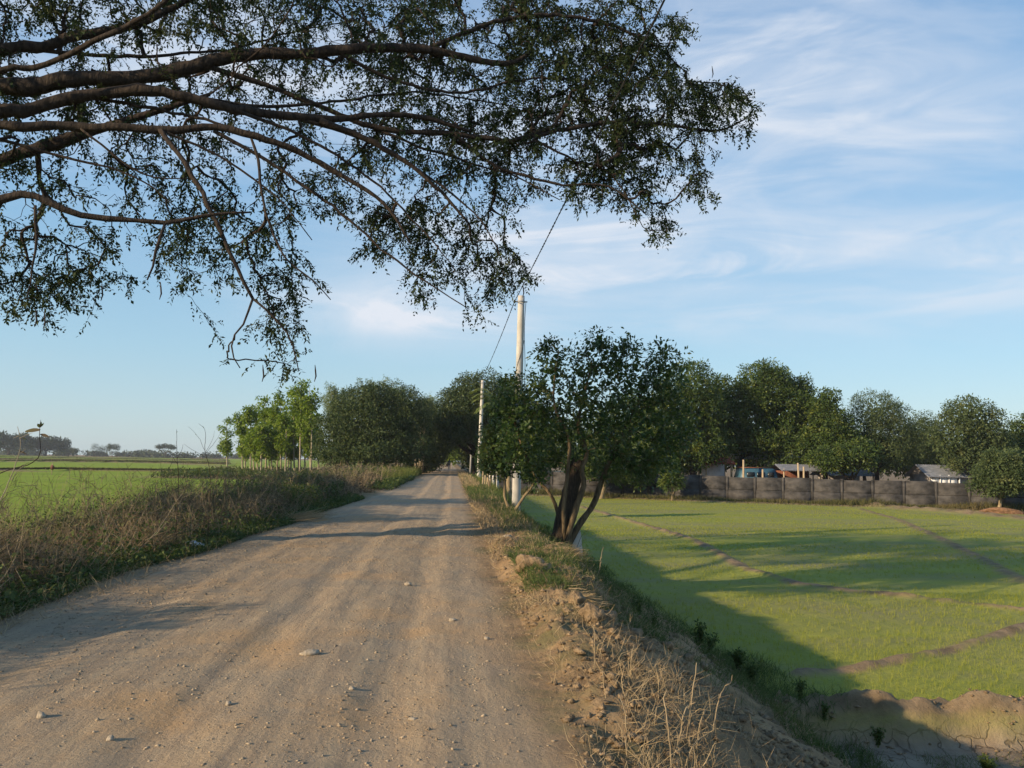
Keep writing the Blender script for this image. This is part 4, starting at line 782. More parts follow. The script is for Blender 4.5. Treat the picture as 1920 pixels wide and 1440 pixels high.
def blue_vehicle():
    c = at(1418, 880, 79); c[2] = -1.5; o = empty('parked_jeepney', c, 'blue passenger vehicle parked behind the wall, only its upper half showing', 'vehicle')
    prof = np.array([(-1.9, .55), (-1.9, 1.7), (-1.75, 2.45), (-1.5, 2.75), (1.3, 2.8), (1.6, 2.6), (1.75, 1.9), (2.3, 1.7), (2.4, .6)]); v = np.concatenate([np.stack([prof[:, 0], np.full(9, s), prof[:, 1]], 1) for s in (-.9, .9)])
    me = MB(); i = np.arange(9); me.add(v + c, np.stack([i, (i + 1) % 9, (i + 1) % 9 + 9, i + 9], 1), [[0, k + 1, k] for k in range(1, 8)] + [[9, 9 + k, 10 + k] for k in range(1, 8)]); me.build('body', BLUEP, o)
    for x, w_ in ((-.9, .75), (.1, .75), (1.1, .6)): m = MB(); m.box(c + [x, -.92, 2.2], (w_, .05, .45)); m.build('window', DARKG, o)
    m = MB(); m.box(c + [-.1, -.93, 1.85], (3.4, .04, .10)); m.build('stripe', BLUEL, o)
    m = MB(); m.box(c + [-.2, 0, 2.86], (2.8, 1.5, .07)); m.build('roof_rack', REDO, o)
    for x in (-1.2, 1.5):
        for y in (-.85, .85): m = MB(); m.tube([c + [x, y - .1, .38], c + [x, y + .1, .38]], .38, 16); m.build('wheel', DARKG, o)
blue_vehicle()
for i, (x, t, d, lb) in enumerate(((1394, 862, 77, 'pale upright timber in front of the blue vehicle'), (1430, 880, 77, 'short pale timber right of the blue vehicle'), (1496, 868, 76, 'pale leaning timber before the grey shed'), (1507, 875, 76, 'second pale timber right of the leaning one'))):
    b = at(x + (3 if i == 2 else 0), 900, d); b[2] = -1.5; m = MB(); tp = at(x, t, d); m.tube([b, (b + tp) / 2, tp], [.11, .10, .09], 8); tag(m.build('timber_post', WOODP, loc=b), lb, 'post', 'timber posts behind the wall')
# ------------------------------------------------------------------ far plain: tree line and lone spreading trees
def far_trees():
    mb = MB()
    for x in np.arange(-760, -180, 15.):
        d = 880 + 60 * math.sin(x * .05); h = 3.9 + 1.8 * float(fbm(np.array([x]), np.array([0.]), 60, 3, 90)[0]); crown(mb, [((x, d, -1 + h * .45), (13, 10, h * .6))], 420, 2.2, 1.4, 2.6, .3, .3)
    for x in np.arange(-180, 900, 30.): crown(mb, [((x, 900, 3), (20, 12, 4))], 200, 3, 2, 3.5, .3, .3)
    tag(mb.build('far_tree_line', L_FAR), 'low blue green belt of far trees along the horizon', 'tree line', kind='stuff')
far_trees()
def umbrella_tree(px, ty, hw, d, lb, flat=.3, n=2600):
    b = at(px, 855, d); b[2] = H(b[0], b[1]); tz = at(px, ty, d)[2]; w_ = hw * d / F; o = empty('umbrella_tree', b, lb, 'tree', 'lone spreading trees on the plain'); h = tz - b[2]
    tg = [b + np.array([x * w_, rng.uniform(-.4, .4) * w_, h * (.86 - .12 * abs(x))]) for x in (-.65, -.2, .3, .7)]; t = MB(); limb_set(t, b, tg, w_ * .06, k=5, fork=.4); t.build('trunk', BARK, o)
    c = MB(); crown(c, [(q - [0, 0, h * .03], (w_ * .42, w_ * .4, h * flat * .5)) for q in tg], n, w_ * .09, w_ * .05, w_ * .11, .2, .2); c.build('crown', L_FAR, o)
umbrella_tree(310, 832, 16, 800, 'small umbrella shaped tree alone on the far plain'); umbrella_tree(15, 820, 40, 720, 'broad low tree at the left edge of the far plain', .75, 5000); umbrella_tree(85, 825, 36, 740, 'wide spreading tree right of the one at the left edge', .7, 5000)
umbrella_tree(210, 833, 11, 720, 'scraggy far tree leaning right, left of the umbrella tree', .5); umbrella_tree(176, 833, 7, 740, 'thin far tree in the middle of the plain', .6, 1500); umbrella_tree(193, 837, 8, 760, 'stubby far tree between two taller ones', .6, 1500); umbrella_tree(128, 842, 18, 780, 'low far tree beyond the wide spreading pair', .7)
BANKG = leafmat('blade_bank', (.045, .055, .022), (.12, .11, .045), (.16, .12, .06), .15, .8, .1, 3)
STALK = simple('stalk', (.17, .13, .08), (.34, .27, .17), 9, .9, .002)
# ------------------------------------------------------------------ left verge: dry weeds, vines, ground cover
def scatter(n, x0, x1, y0, y1, pw=1.0):
    """more points near the viewer"""
    y = y0 * (y1 / y0)**(rng.random(n)**pw); x = rng.uniform(x0, x1, n); return x, y
def left_brush():
    n = 2600; x, y = scatter(n, 0, 1, 4.2, 85); XL_ = xl(y); wd = np.interp(y, [0, 20, 40, 85], [3.9, 3.4, 3.0, 2.6]); x = XL_ - .35 - x * wd
    dens = fbm(x, y, 1.8, 3, 100); keep = rng.random(n) < .62 + 1.2 * dens; x, y, dens = x[keep], y[keep], dens[keep]; z = HV(x, y)
    mb = MB(); md = MB(); P = []; D = []; L = []; S = []
    prof = np.clip((XL_[keep] - x) / .9, .35, 1); hgt = (.60 + .85 * fbm(x, y, 1.8, 3, 101)) * prof * np.interp(y, [0, 14, 30, 50, 85], [1.0, .98, .92, .95, .8])
    tips = []
    for k in range(len(x)):
        m = int(np.interp(y[k], [5, 20, 85], [26, 18, 12])); a = rng.uniform(0, 6.28, m); sp = rng.uniform(.1, .9, m)
        P.append(np.stack([x[k] + rng.normal(size=m) * .12, y[k] + rng.normal(size=m) * .12, np.full(m, z[k] - .03)], 1)); D.append(np.stack([np.cos(a) * sp, np.sin(a) * sp, np.ones(m)], 1)); L.append(hgt[k] * rng.uniform(.5, 1.25, m)); S.append(np.full(m, max(.006, y[k] * .00048)))
    P = np.concatenate(P); D = unit(np.concatenate(D)); L = np.concatenate(L); S = np.concatenate(S); n = len(P); Bd = rdir(n) * .7 + np.array([0, 0, -.25])
    h = n // 2; mb.blades(P[:h], D[:h], Bd[:h], L[:h], S[:h]); md.blades(P[h:], D[h:], Bd[h:], L[h:], S[h:])
    for rep in range(5):   # side twigs
        t = rng.uniform(.25, .75, (n, 1)); q = P + D * L[:, None] * t * .9; dd = unit(D * .5 + rdir(n) * .9 + np.array([0, 0, .15])); tgt = mb if rep % 2 else md
        tgt.blades(q, dd, rdir(n) * .8, L * rng.uniform(.18, .5, n), S * .7)
    tag(mb.build('dry_weeds', L_TWIG), 'tangled brown dry weeds filling the left verge', 'weeds', kind='stuff'); tag(md.build('dry_grass', L_DRY), 'straw coloured dry stems standing among the weeds on the left', 'grass', kind='stuff')
    # longer stems that stand clear of the mass, and thicker pale ones crossing it
    n = 1500; x, y = scatter(n, 0, 1, 5, 60); x = xl(y) - .3 - x * 3.2; z = HV(x, y); sv = MB(); a = rng.uniform(0, 6.28, n); D = unit(np.stack([np.cos(a) * .45, np.sin(a) * .45, np.ones(n)], 1)); L = rng.uniform(.9, 1.55, n) * np.clip((xl(y) - x) / .8, .5, 1); P = np.stack([x, y, z], 1); Bd = rdir(n) * .45
    sv.blades(P, D, Bd, L, np.maximum(.006, y * .0005))
    for rep in range(9): t = rng.uniform(.4, .98, (n, 1)); e = unit(D + Bd); q = np.where(t < .5, P + D * L[:, None] * t, P + D * L[:, None] * .5 + e * L[:, None] * (t - .5)); sv.blades(q, unit(D * .6 + rdir(n)), rdir(n) * .5, rng.uniform(.08, .35, n), np.maximum(.004, y * .0004))
    tag(sv.build('dry_stems', L_TWIG), 'thin branching dry stems rising above the weeds on the left', 'stems', kind='stuff')
    n = 420; x, y = scatter(n, 0, 1, 5.5, 30); x = xl(y) - .1 - x * 1.6; z = HV(x, y); tk = MB()
    for k in range(n):
        a = rng.normal() * .9; ln = rng.uniform(.5, 1.3); e = np.array([math.cos(a) * ln * .38 * rng.choice([-1, 1]), math.sin(a) * ln * .4, ln * rng.uniform(.3, .85)]); p0 = np.array([x[k], y[k], z[k]]); tk.tube(bez(p0, p0 + e * .5 + rng.normal(size=3) * .12, p0 + e, 5), np.linspace(.006, .002, 6), 4, cap=False)
    tag(tk.build('pale_stalks', STALK), 'bent pale stalks crossing through the weeds on the left', 'stalks', kind='stuff')
    n = 5200; x, y = scatter(n, 0, 1, 5, 26); x = xl(y) + .02 - x**1.5 * 1.6; z = HV(x, y); bl = MB(); s = rng.uniform(.04, .10, n); bl.leaves(np.stack([x, y, z + rng.random(n) * .45 * np.clip((xl(y) - x) / .5, .3, 1)], 1), rdir(n) + [0, 0, .2], rdir(n) * .6 + [0, -.3, 1.], s, s * .75)
    tag(bl.build('broad_leaves', L_COVER), 'broad green leaves of low plants in front of the weeds on the left', 'plants', kind='stuff')
    # dead leaves caught in the tangle
    n = 46000; x, y = scatter(n, 0, 1, 4.2, 80); x = xl(y) - .4 - x * 3.6; z = HV(x, y); u = rng.random(n)**1.3; hh = (.58 + .6 * fbm(x, y, 1.8, 3, 101)) * np.clip((xl(y) - x) / .8, .3, 1); m = MB()
    s = np.maximum(.03, y * .0022); m.leaves(np.stack([x, y, z + u * hh], 1), rdir(n) + [0, 0, -.2], rdir(n), s * rng.uniform(.7, 1.5, n), s * .6)
    tag(m.build('dead_leaves', L_DEAD), 'curled dead leaves caught in the dry weeds on the left', 'leaves', kind='stuff')
    # green ground cover along the foot, and vines over the far part
    n = 60000; x, y = scatter(n, 0, 1, 4.2, 34); x = xl(y) + .12 - np.abs(rng.normal(size=n)) * .42; f = fbm(x, y, .8, 3, 103); k = rng.random(n) < .75 + .9 * f; x, y = x[k], y[k]; n = len(x); z = HV(x, y); hh = .07 + .20 * np.clip((xl(y) - x) / .6, 0, 1)
    m = MB(); s = np.maximum(.030, y * .0026); m.leaves(np.stack([x, y, z + rng.random(n) * hh], 1), rdir(n) + [0, 0, .25], rdir(n) * .6 + [0, 0, 1.], s * rng.uniform(.7, 1.5, n), s * .7)
    for (x0, x1, y0, y1, hh, cnt) in ((-5.3, -4.2, 24, 34, .75, 9000), (-7.5, -5.2, 14, 60, 1.0, 22000), (-8.5, -4.8, 5, 30, .85, 16000), (-4.4, -2.9, 42, 66, .45, 14000), (-9, -7.5, 9, 60, .7, 14000), (-8.5, -6.5, 9, 16, 1.0, 7000), (-12, -8, 60, 110, .9, 12000), (-22, -12, 95, 118, .9, 9000), (-36, -14, 102, 134, 1.1, 26000)):
        x = rng.uniform(x0, x1, cnt); y = rng.uniform(y0, y1, cnt); k = rng.random(cnt) < .6 + fbm(x, y, 1.5, 3, 104); x, y = x[k], y[k]; z = HV(x, y); q = len(x); s = np.maximum(.05, y * .0028); m.leaves(np.stack([x, y, z + rng.random(q)**.5 * hh * (.75 + .5 * fbm(x, y, 1.2, 2, 105))], 1), rdir(q) + [0, 0, .2], rdir(q) * .5 + [0, 0, 1.], s, s * .6)
    tag(m.build('ground_cover', L_COVER), 'low green creeping plants along the foot of the weeds and over them', 'ground cover', kind='stuff')
left_brush()
def grass(name, lb, mat, spots, kind='stuff', cat='grass'):
    m = MB()
    for (x0, x1, y0, y1, n, hL, lean, wd) in spots:
        x = rng.uniform(x0, x1, n); y = y0 * (y1 / y0)**rng.random(n); k = rng.random(n) < .55 + 1.1 * fbm(x, y, .9, 3, 110 + int(x0 * 7)); x, y = x[k], y[k]; z = HV(x, y); q = len(x)
        m.blades(np.stack([x, y, z - .01], 1), rdir(q) * lean + [0, 0, 1.], rdir(q) * .8 + [0, 0, -.35], hL * rng.uniform(.5, 1.3, q), np.maximum(wd, y * .00055))
    tag(m.build(name, mat), lb, cat, kind=kind)
grass('green_grass', 'short green grass growing on the right shoulder and bank', L_COVER, [(.9, 2.6, 9.6, 14.5, 16000, .16, .9, .005), (1.2, 2.6, 14, 34, 14000, .22, .8, .006), (.8, 2.2, 30, 95, 12000, .35, .7, .01), (2.4, 4.6, 9, 40, 16000, .22, .8, .006), (3.6, 5.0, 8.5, 13.5, 7000, .20, .7, .006), (5.5, 9, 7.0, 9.7, 9000, .13, .8, .005), (-9.5, -7.6, 8, 40, 8000, .4, .6, .008)])
grass('straw', 'dry straw and dead grass lying over the right shoulder', L_DRY, [(.7, 1.7, 3.2, 9.5, 5200, .15, 2.2, .0035), (.65, 2.4, 9, 18, 7000, .16, 2.2, .004), (.7, 2.0, 18, 50, 7000, .25, 1.2, .008), (.8, 1.6, 45, 90, 7000, .4, .8, .02), (1.0, 2.8, 3.0, 8.5, 4200, .22, 1.6, .004), (-4.7, -3.9, 7, 30, 3500, .22, 2.6, .005), (1.5, 4, 6, 14, 2500, .2, 1.4, .004)])
grass('golden_grass', 'tall golden dry grass on the left verge before the mango trees', L_GRASS, [(-6.5, -3.2, 50, 90, 16000, .85, .35, .02), (-12, -6, 60, 100, 14000, 1.0, .4, .03), (-9, -5, 34, 60, 9000, .9, .4, .02), (2.0, 3.6, 40, 75, 5000, .6, .4, .02)])
def bank_grass():   # rough grass on the banks of the left field and along the wall
    m = MB()
    for (P, w_, h_), n in zip(DYK_L[:5], (9000, 7000, 7000, 7000, 7000)):
        L = np.concatenate([[0], np.cumsum(np.linalg.norm(np.diff(P, axis=0), axis=1))]); s_ = rng.uniform(0, L[-1], n); x = np.interp(s_, L, P[:, 0]) + rng.normal(size=n) * w_ * .2; y = np.interp(s_, L, P[:, 1]) + rng.normal(size=n) * w_ * .3
        z = HV(x, y); m.blades(np.stack([x, y, z - .03], 1), rdir(n) * .4 + [0, 0, 1.], rdir(n) * .6, rng.uniform(.12, .34, n), y * .0008)
    u = unit(np.array([1, -.505])); n = 16000; t = rng.uniform(0, 56, n); o_ = np.abs(rng.normal(size=n)) * .8 + .35; x = 3.2 + u[0] * t - .45 * o_; y = 77 + 4.2 * .505 + u[1] * t - .89 * o_; z = HV(x, y)
    m.blades(np.stack([x, y, z - .03], 1), rdir(n) * .5 + [0, 0, 1.], rdir(n) * .6, rng.uniform(.15, .5, n) * (1 + .9 * fbm(x, y, 4, 3, 140)), np.full(n, .04))
    tag(m.build('bank_grass', BANKG), 'rough dark grass on the field banks and along the foot of the wall', 'grass', kind='stuff')
bank_grass()
def straw_bundles():
    for i, (px, py, d, n, ln, rot_, lb) in enumerate(((545, 975, 21.5, 420, .9, .35, 'heap of long pale straw spilling onto the road edge from the left verge'), (1060, 1040, 14.8, 260, .35, -.1, 'patch of orange straw in the grass near the leaning trunk'), (1090, 1130, 9.4, 240, .25, .1, 'scrap of reddish straw beside the crumbled clods'))):
        g = gnd(px, py, 0.0); b = np.array([g[0], g[1], H(g[0], g[1])]); q = b + rng.normal(size=(n, 3)) * np.array([ln * .35, ln * .6, .02]); q[:, 2] = HV(q[:, 0], q[:, 1]) + rng.random(n) * .10 * (ln + .2)
        a = rot_ + rng.normal(size=n) * .5; m = MB(); m.blades(q, np.stack([np.cos(a), np.sin(a), rng.normal(size=n) * .12 + .08], 1), rdir(n) * .25, ln * rng.uniform(.4, 1, n), .006 + .004 * (d > 20)); tag(m.build('straw_heap', L_DRY, loc=b), lb, 'straw', kind='stuff')
straw_bundles()
# dead stems and twigs standing singly on the near bank
for i, (pts, r, lb) in enumerate((
    ([(1291, 1392, 5.2), (1296, 1330, 5.25), (1306, 1243, 5.3)], .009, 'tallest bare stalk standing upright on the near bank'),
    ([(1262, 1440, 4.8), (1254, 1370, 4.85), (1245, 1310, 4.9), (1249, 1297, 4.9)], .008, 'bare stalk with a bent tip left of the tallest stalk'),
    ([(1268, 1364, 5.2), (1282, 1345, 5.2), (1290, 1322, 5.25)], .008, 'short bare twig leaning between the two tall stalks'),
    ([(1303, 1385, 5.3), (1314, 1355, 5.3), (1323, 1332, 5.35)], .008, 'short bare twig right of the tallest stalk'),
    ([(1333, 1322, 5.6), (1352, 1300, 5.7), (1372, 1278, 5.8)], .008, 'slanting twig lying on the bank above the stalks'),
    ([(1230, 1260, 6.3), (1245, 1248, 6.35), (1266, 1232, 6.5)], .007, 'slanting twig on the dark slope below the clods'),
    ([(1182, 1248, 6.2), (1186, 1220, 6.2), (1196, 1205, 6.3)], .006, 'curved dry stem rising beside the shoulder edge'),
    ([(1114, 1228, 6.3), (1116, 1200, 6.3), (1112, 1172, 6.35)], .006, 'thin upright stem among the crumbled clods'),
    ([(1280, 1420, 4.9), (1298, 1400, 4.9), (1318, 1382, 5)], .007, 'forked twig at the foot of the tallest stalk'),
    ([(1176, 1385, 4.9), (1172, 1340, 4.9), (1160, 1300, 5)], .006, 'thin leaning stem at the lower edge of the shoulder'),
    ([(1123, 1062, 13.8), (1127, 1045, 13.8), (1131, 1026, 13.8)], .010, 'pale thin stem on the grassy bank right of the marker block'))):
    P = np.array([at(*p) for p in pts]); P[0][2] = H(P[0][0], P[0][1]) - .03; m = MB(); P, rr = resample(P, list(np.linspace(r * .8, r * .35, len(pts))), .03); P += rng.normal(size=P.shape) * .0025; m.tube(P, rr, 6)
    for k in range(3): j = rng.integers(len(P) // 3, len(P)); m.tube([P[j], P[j] + rdir(1)[0] * .03 + [0, 0, .02]], [r * .5, r * .25], 4)
    tag(m.build('dry_stalk', STALK, loc=P[0]), lb, 'stalk', 'dead stalks on the near bank')
def tangle():   # knot of dead stems bottom right of the road
    n = 1500; x = .95 + np.abs(rng.normal(size=n)) * .45; y = rng.uniform(3.6, 6.8, n); x = x + (y - 4) * .12; z = HV(x, y); m = MB(); D = rdir(n); D[:, 2] = np.abs(D[:, 2]) * .7 + .15
    m.blades(np.stack([x, y, z], 1), D, rdir(n) * .9, rng.uniform(.06, .32, n), rng.uniform(.002, .006, n)); tag(m.build('dry_tangle', L_DRY), 'tangle of broken dry stems on the near bank edge', 'dry stems', kind='stuff')
tangle()
def tall_weed(lb, stems, leaves_, d, mat=SAPB, rt=.007):
    P0 = at(*stems[0][0], d); o = empty('tall_weed', [P0[0], P0[1], H(P0[0], P0[1])], lb, 'weed', 'tall weeds rising from the left verge')
    m = MB(); g = np.array([P0[0], P0[1], H(P0[0], P0[1])])
    for i, s in enumerate(stems):
        P = np.array([at(a, b, d) for a, b in s])
        if i == 0: P = np.vstack([g, P])
        P, rr = resample(P, list(np.linspace(rt, rt * .35, len(P)) * (1 if i == 0 else .55)), .05); m.tube(P + rng.normal(size=P.shape) * .003, rr, 5, cap=False)
    m.build('stem', mat, o)
    for (a, b, dx, dy, L, W) in leaves_:
        l = MB(); p = at(a, b, d); e = at(a + dx, b + dy, d) - p; e = unit(e); n_ = 5; t = np.linspace(0, 1, n_); wd = W * np.sin(np.linspace(.15, 3.0, n_)); S = unit(np.cross(e, [0, -.8, .3])); c = p + e * (t * L)[:, None] - np.array([0, 0, 1.]) * (.15 * L * t * t)[:, None]
        v = np.concatenate([c - S * wd[:, None] / 2, c + S * wd[:, None] / 2 + [0, .01, .01]]); i = np.arange(n_ - 1); l.add(v, np.stack([i, i + 1, i + n_ + 1, i + n_], 1)); l.build('leaf', L_DEAD if abs(dx) > 14 else L_GRASS, o)
tall_weed('pale dry weed with forked stem at the left edge of the photo', [[(-40, 1010), (-5, 950), (15, 905), (32, 862), (38, 840), (37, 815), (33, 800)], [(38, 850), (48, 842)], [(37, 822), (52, 815), (60, 812)], [(36, 818), (24, 822)], [(20, 900), (36, 880), (50, 868)], [(34, 860), (24, 852)]], [(33, 846, 16, 4, .09, .03), (40, 822, 10, 2, .05, .02), (44, 815, 8, -4, .05, .02)], 8.8)
tall_weed('dark arching weed tipped with two broad curled leaves and buds at the left edge', [[(-60, 980), (-30, 905), (10, 884), (50, 872), (72, 858), (76, 835), (74, 815), (75, 802), (76, 788)], [(75, 800), (70, 795)], [(75, 800), (82, 794)], [(40, 874), (55, 868)]], [(75, 807, -24, -1, .15, .035), (73, 815, 17, 2, .11, .045), (76, 802, 6, -11, .06, .022), (75, 802, -6, -8, .05, .022), (76, 800, 0, -12, .05, .018)], 8.9, BARK)
tall_weed('fine arching seed stems rising over the weeds against the sky', [[(395, 900), (385, 850), (384, 835), (386, 812), (380, 800), (372, 794)], [(384, 845), (372, 820), (360, 806), (353, 800)], [(384, 850), (398, 825), (402, 808)], [(386, 850), (408, 822), (412, 814)], [(383, 856), (352, 838), (345, 832)]], [(380, 800, 3, 3, .03, .02), (366, 814, 3, 3, .03, .02)], 15, BARK, .006)
tall_weed('single straight thin seed stem left of the arching ones', [[(335, 905), (332, 860), (331, 825), (331, 805)], [(332, 860), (342, 842), (343, 832)], [(332, 870), (320, 850)]], [(331, 812, 2, -5, .03, .015)], 14.5, BARK)
tall_weed('leaning bare dry stem crossing the weeds, paler than the rest', [[(207, 1035), (196, 985), (187, 950)], [(196, 985), (205, 960)]], [], 12.6)
tall_weed('long bare stem slanting right over the weeds', [[(245, 1045), (290, 1000), (345, 920)], [(290, 1005), (320, 970)]], [(345, 925, 8, -8, .05, .02)], 12.6)
# ------------------------------------------------------------------ rice seedlings on the right field
def rice():
    m = MB(); tot = []
    for (x0, x1, y0, y1, st, nb) in ((4.2, 16, 9.4, 20, .17, 7), (4.4, 26, 20, 40, .24, 6), (4.6, 34, 40, 74, .36, 5)):
        X, Y = np.meshgrid(np.arange(x0, x1, st), np.arange(y0, y1, st)); X = X.ravel() + rng.normal(size=X.size) * st * .18; Y = Y.ravel() + rng.normal(size=Y.size) * st * .18
        z, ro, ri, so, pi_ = terrain(X, Y); k = (ri > .6) & (rng.random(len(X)) < .62 + 1.3 * fbm(X * .5, Y * 1.6, 4.5, 3, 120)); X, Y, z = X[k], Y[k], z[k]
        X, Y, z = (np.repeat(a, nb) for a in (X, Y, z)); q = len(X); P = np.stack([X + rng.normal(size=q) * .03, Y + rng.normal(size=q) * .03, z - .01], 1)
        m.blades(P, rdir(q) * .32 + [0, 0, 1.], rdir(q) * .45, rng.uniform(.05, .13, q) * np.interp(Y, [10, 30, 70], [1, .8, .55]), np.maximum(.005, Y * .00042))
    tag(m.build('rice_seedlings', L_RICE), 'young green rice seedlings over the flooded looking right field', 'rice', kind='stuff')
rice()
# ------------------------------------------------------------------ stones, clods, gravel
for i, (px, py, r, mat, lb) in enumerate((
    (580, 1226, (.085, .05, .030), STONE, 'flat pale stone casting a shadow in the middle of the road'), (765, 1095, (.045, .035, .03), STONE, 'small pale stone on the road well behind the flat one'),
    (77, 1343, (.03, .025, .025), STONE, 'angular pale stone near the lower left corner'), (848, 1163, (.04, .03, .022), STONE, 'small stone on the right half of the road'),
    (207, 1380, (.02, .02, .018), STONE, 'small grey stone at the lower left of the road'), (775, 1342, (.03, .018, .012), STONE, 'dark little stone at the lower right of the road'),
    (428, 1315, (.02, .02, .016), STONE, 'pebble at the lower middle of the road'), (660, 1290, (.022, .02, .016), STONE, 'pebble right of the flat stone and nearer'), (912, 1195, (.028, .02, .018), STONE, 'pebble by the right edge of the road'), (950, 1022, (.09, .05, .03), STONE, 'pale stone at the far right shoulder near the small tree'))):
    g = gnd(px, py, 0.02); g[2] = H(g[0], g[1]) + r[2] * .35; m = MB(); lump(m, g, r, 3 + i, .5); tag(m.build('stone', mat, loc=g), lb, 'stone', 'loose stones on the dirt road')
def clod(px, py, d, r, lb, s):
    g = at(px, py, d); g[2] = H(g[0], g[1]) + r[2] * .55; m = MB(); lump(m, g, r, s, .55, sub=3); tag(m.build('earth_clod', CLOD, loc=g), lb, 'clod', 'earth clods on the right bank')
clod(992, 1095, 10.9, (.19, .14, .12), 'big squarish tan clod at the edge of the grassy shoulder', 41); clod(1018, 1100, 10.8, (.10, .1, .09), 'grey clod leaning on the big tan one', 42)
for i, (px, py, d, r, lb) in enumerate(((1477, 1283, 9.6, .085, 'round pale clod alone at the top of the dark slope'), (1190, 1165, 8.8, .10, 'knobbly clod at the crest right of the crumbled heap'), (1318, 1205, 9.9, .065, 'small sunlit clod on the crest of the bank'), (1250, 1175, 9.6, .07, 'flat sunlit clod on the crest near the field'), (1110, 1180, 8.0, .11, 'largest clod in the crumbled heap by the road'),
      (1080, 1165, 8.3, .08, 'clod at the left of the crumbled heap'), (1140, 1160, 8.5, .085, 'clod at the back of the crumbled heap'), (1185, 1210, 7.6, .05, 'small clod below the crumbled heap'), (1165, 1145, 8.9, .06, 'clod tucked in grass behind the crumbled heap'), (1345, 1235, 9.0, .05, 'half buried clod below the crest'), (1290, 1190, 9.8, .06, 'tan clod between the two sunlit ones'), (1535, 1300, 9.8, .06, 'clod beside weeds where the bank meets the pit'))):
    clod(px, py, d, (r, r * .9, r * .8), lb, 50 + i)
def litter(name, lb, n, x0, x1, y0, y1, s0, s1, mat, kind_c='gravel', cond=None):
    m = MB(); ico = np.array([[0, 0, 1], [1, 0, .1], [.1, 1, -.1], [-1, .1, .1], [-.1, -1, 0], [0, 0, -.8]], float); F_ = np.array([[0, 1, 2], [0, 2, 3], [0, 3, 4], [0, 4, 1], [5, 2, 1], [5, 3, 2], [5, 4, 3], [5, 1, 4]])
    y = y0 * (y1 / y0)**rng.random(n); x = rng.uniform(x0, x1, n)
    if cond: k = cond(x, y); x, y = x[k], y[k]; n = len(x)
    k = rng.random(n) < .6 + 1.0 * fbm(x * 1.3, y * .5, .8, 3, 130); x, y = x[k], y[k]; n = len(x); z = HV(x, y); s = s0 + (s1 - s0) * rng.random(n)**5; s = np.maximum(s, y * .0007)
    a = rng.uniform(0, 6.28, n); V = ico[None] * (1 + .35 * rng.normal(size=(n, 6, 1))); V = V * np.stack([s * rng.uniform(.8, 1.3, n), s * rng.uniform(.6, 1.1, n), s * rng.uniform(.4, .8, n)], 1)[:, None, :]
    ca, sa = np.cos(a)[:, None], np.sin(a)[:, None]; X_ = V[..., 0] * ca - V[..., 1] * sa; Y_ = V[..., 0] * sa + V[..., 1] * ca; V = np.stack([X_ + x[:, None], Y_ + y[:, None], V[..., 2] + (z + s * .15)[:, None]], -1)
    m.add(V.reshape(-1, 3), None, (np.arange(n)[:, None, None] * 6 + F_[None]).reshape(-1, 3)); tag(m.build(name, mat), lb, kind_c, kind='stuff')
GRAV = leafmat('gravel', (.20, .155, .105), (.38, .31, .22), (.36, .25, .15), 0, .9, .1, .4)
litter('gravel', 'fine gravel and grit strewn over the dirt road', 30000, -4.6, .9, 3.2, 22, .003, .016, GRAV)
litter('gravel', 'coarse loose gravel along the left edge of the road', 4000, -4.3, -2.2, 7, 16, .005, .02, GRAV)
litter('soil_crumbs', 'crumbs of dry earth scattered on the right shoulder and bank', 26000, .75, 4.3, 3.2, 16, .005, .055, CLOD, 'soil')
litter('soil_crumbs', 'crumbs of dry earth on the pit bank', 2600, 4.4, 12, 9.6, 11, .006, .04, CLOD, 'soil')
# leafy weeds at the toe of the bank and in the pit corner
def weed(px, py, d, n, h, lb, mat=L_COVER):
    b = at(px, py, d); b[2] = H(b[0], b[1]); o = empty('green_weed', b, lb, 'weed', 'green weeds at the foot of the bank'); st = MB(); l = MB(); P = []; D = []
    for i in range(n):
        a = rng.uniform(0, 6.28); e = b + np.array([math.cos(a) * h * .45 * rng.random(), math.sin(a) * h * .45 * rng.random(), h * rng.uniform(.6, 1)]); p = bez(b, b + [0, 0, h * .5], e, 5); st.tube(p, np.linspace(.006, .002, 6), 4, cap=False)
        for q in p[1:]: P += [q] * 5; D += list(rdir(5) + [0, 0, .3])
    st.build('stem', L_GRASS, o); P = np.array(P); l.leaves(P, np.array(D), rdir(len(P)) + [0, 0, 1.], h * .16, h * .07); l.build('foliage', mat, o)
for a in ((1198, 1118, 12.5, 14, .32, 'leafy weed on the crest where the bank turns green'), (1225, 1122, 12.3, 9, .25, 'pale green weed at the edge of the shaded field'), (1312, 1165, 12.6, 12, .45, 'tall yellowish weed in the shade at the foot of the bank'), (1330, 1180, 12.2, 8, .35, 'weed clump just right of the tall yellowish one'),
          (1385, 1225, 11.9, 22, .38, 'bright bushy weed at the foot of the bank, above the dark slope'), (1410, 1250, 11.4, 18, .32, 'bright weed right of the bushiest one'), (1500, 1285, 10.6, 14, .26, 'sprawling weed trailing down towards the pit'), (1545, 1305, 10.2, 12, .22, 'low weed at the corner of the pit bank'),
          (1645, 1335, 10.0, 16, .22, 'small green tuft on the face of the pit bank'), (1850, 1405, 9.0, 26, .25, 'leafy patch in the lower right corner'), (1760, 1415, 8.9, 14, .18, 'low patch on the pit floor left of the corner')): weed(*a)
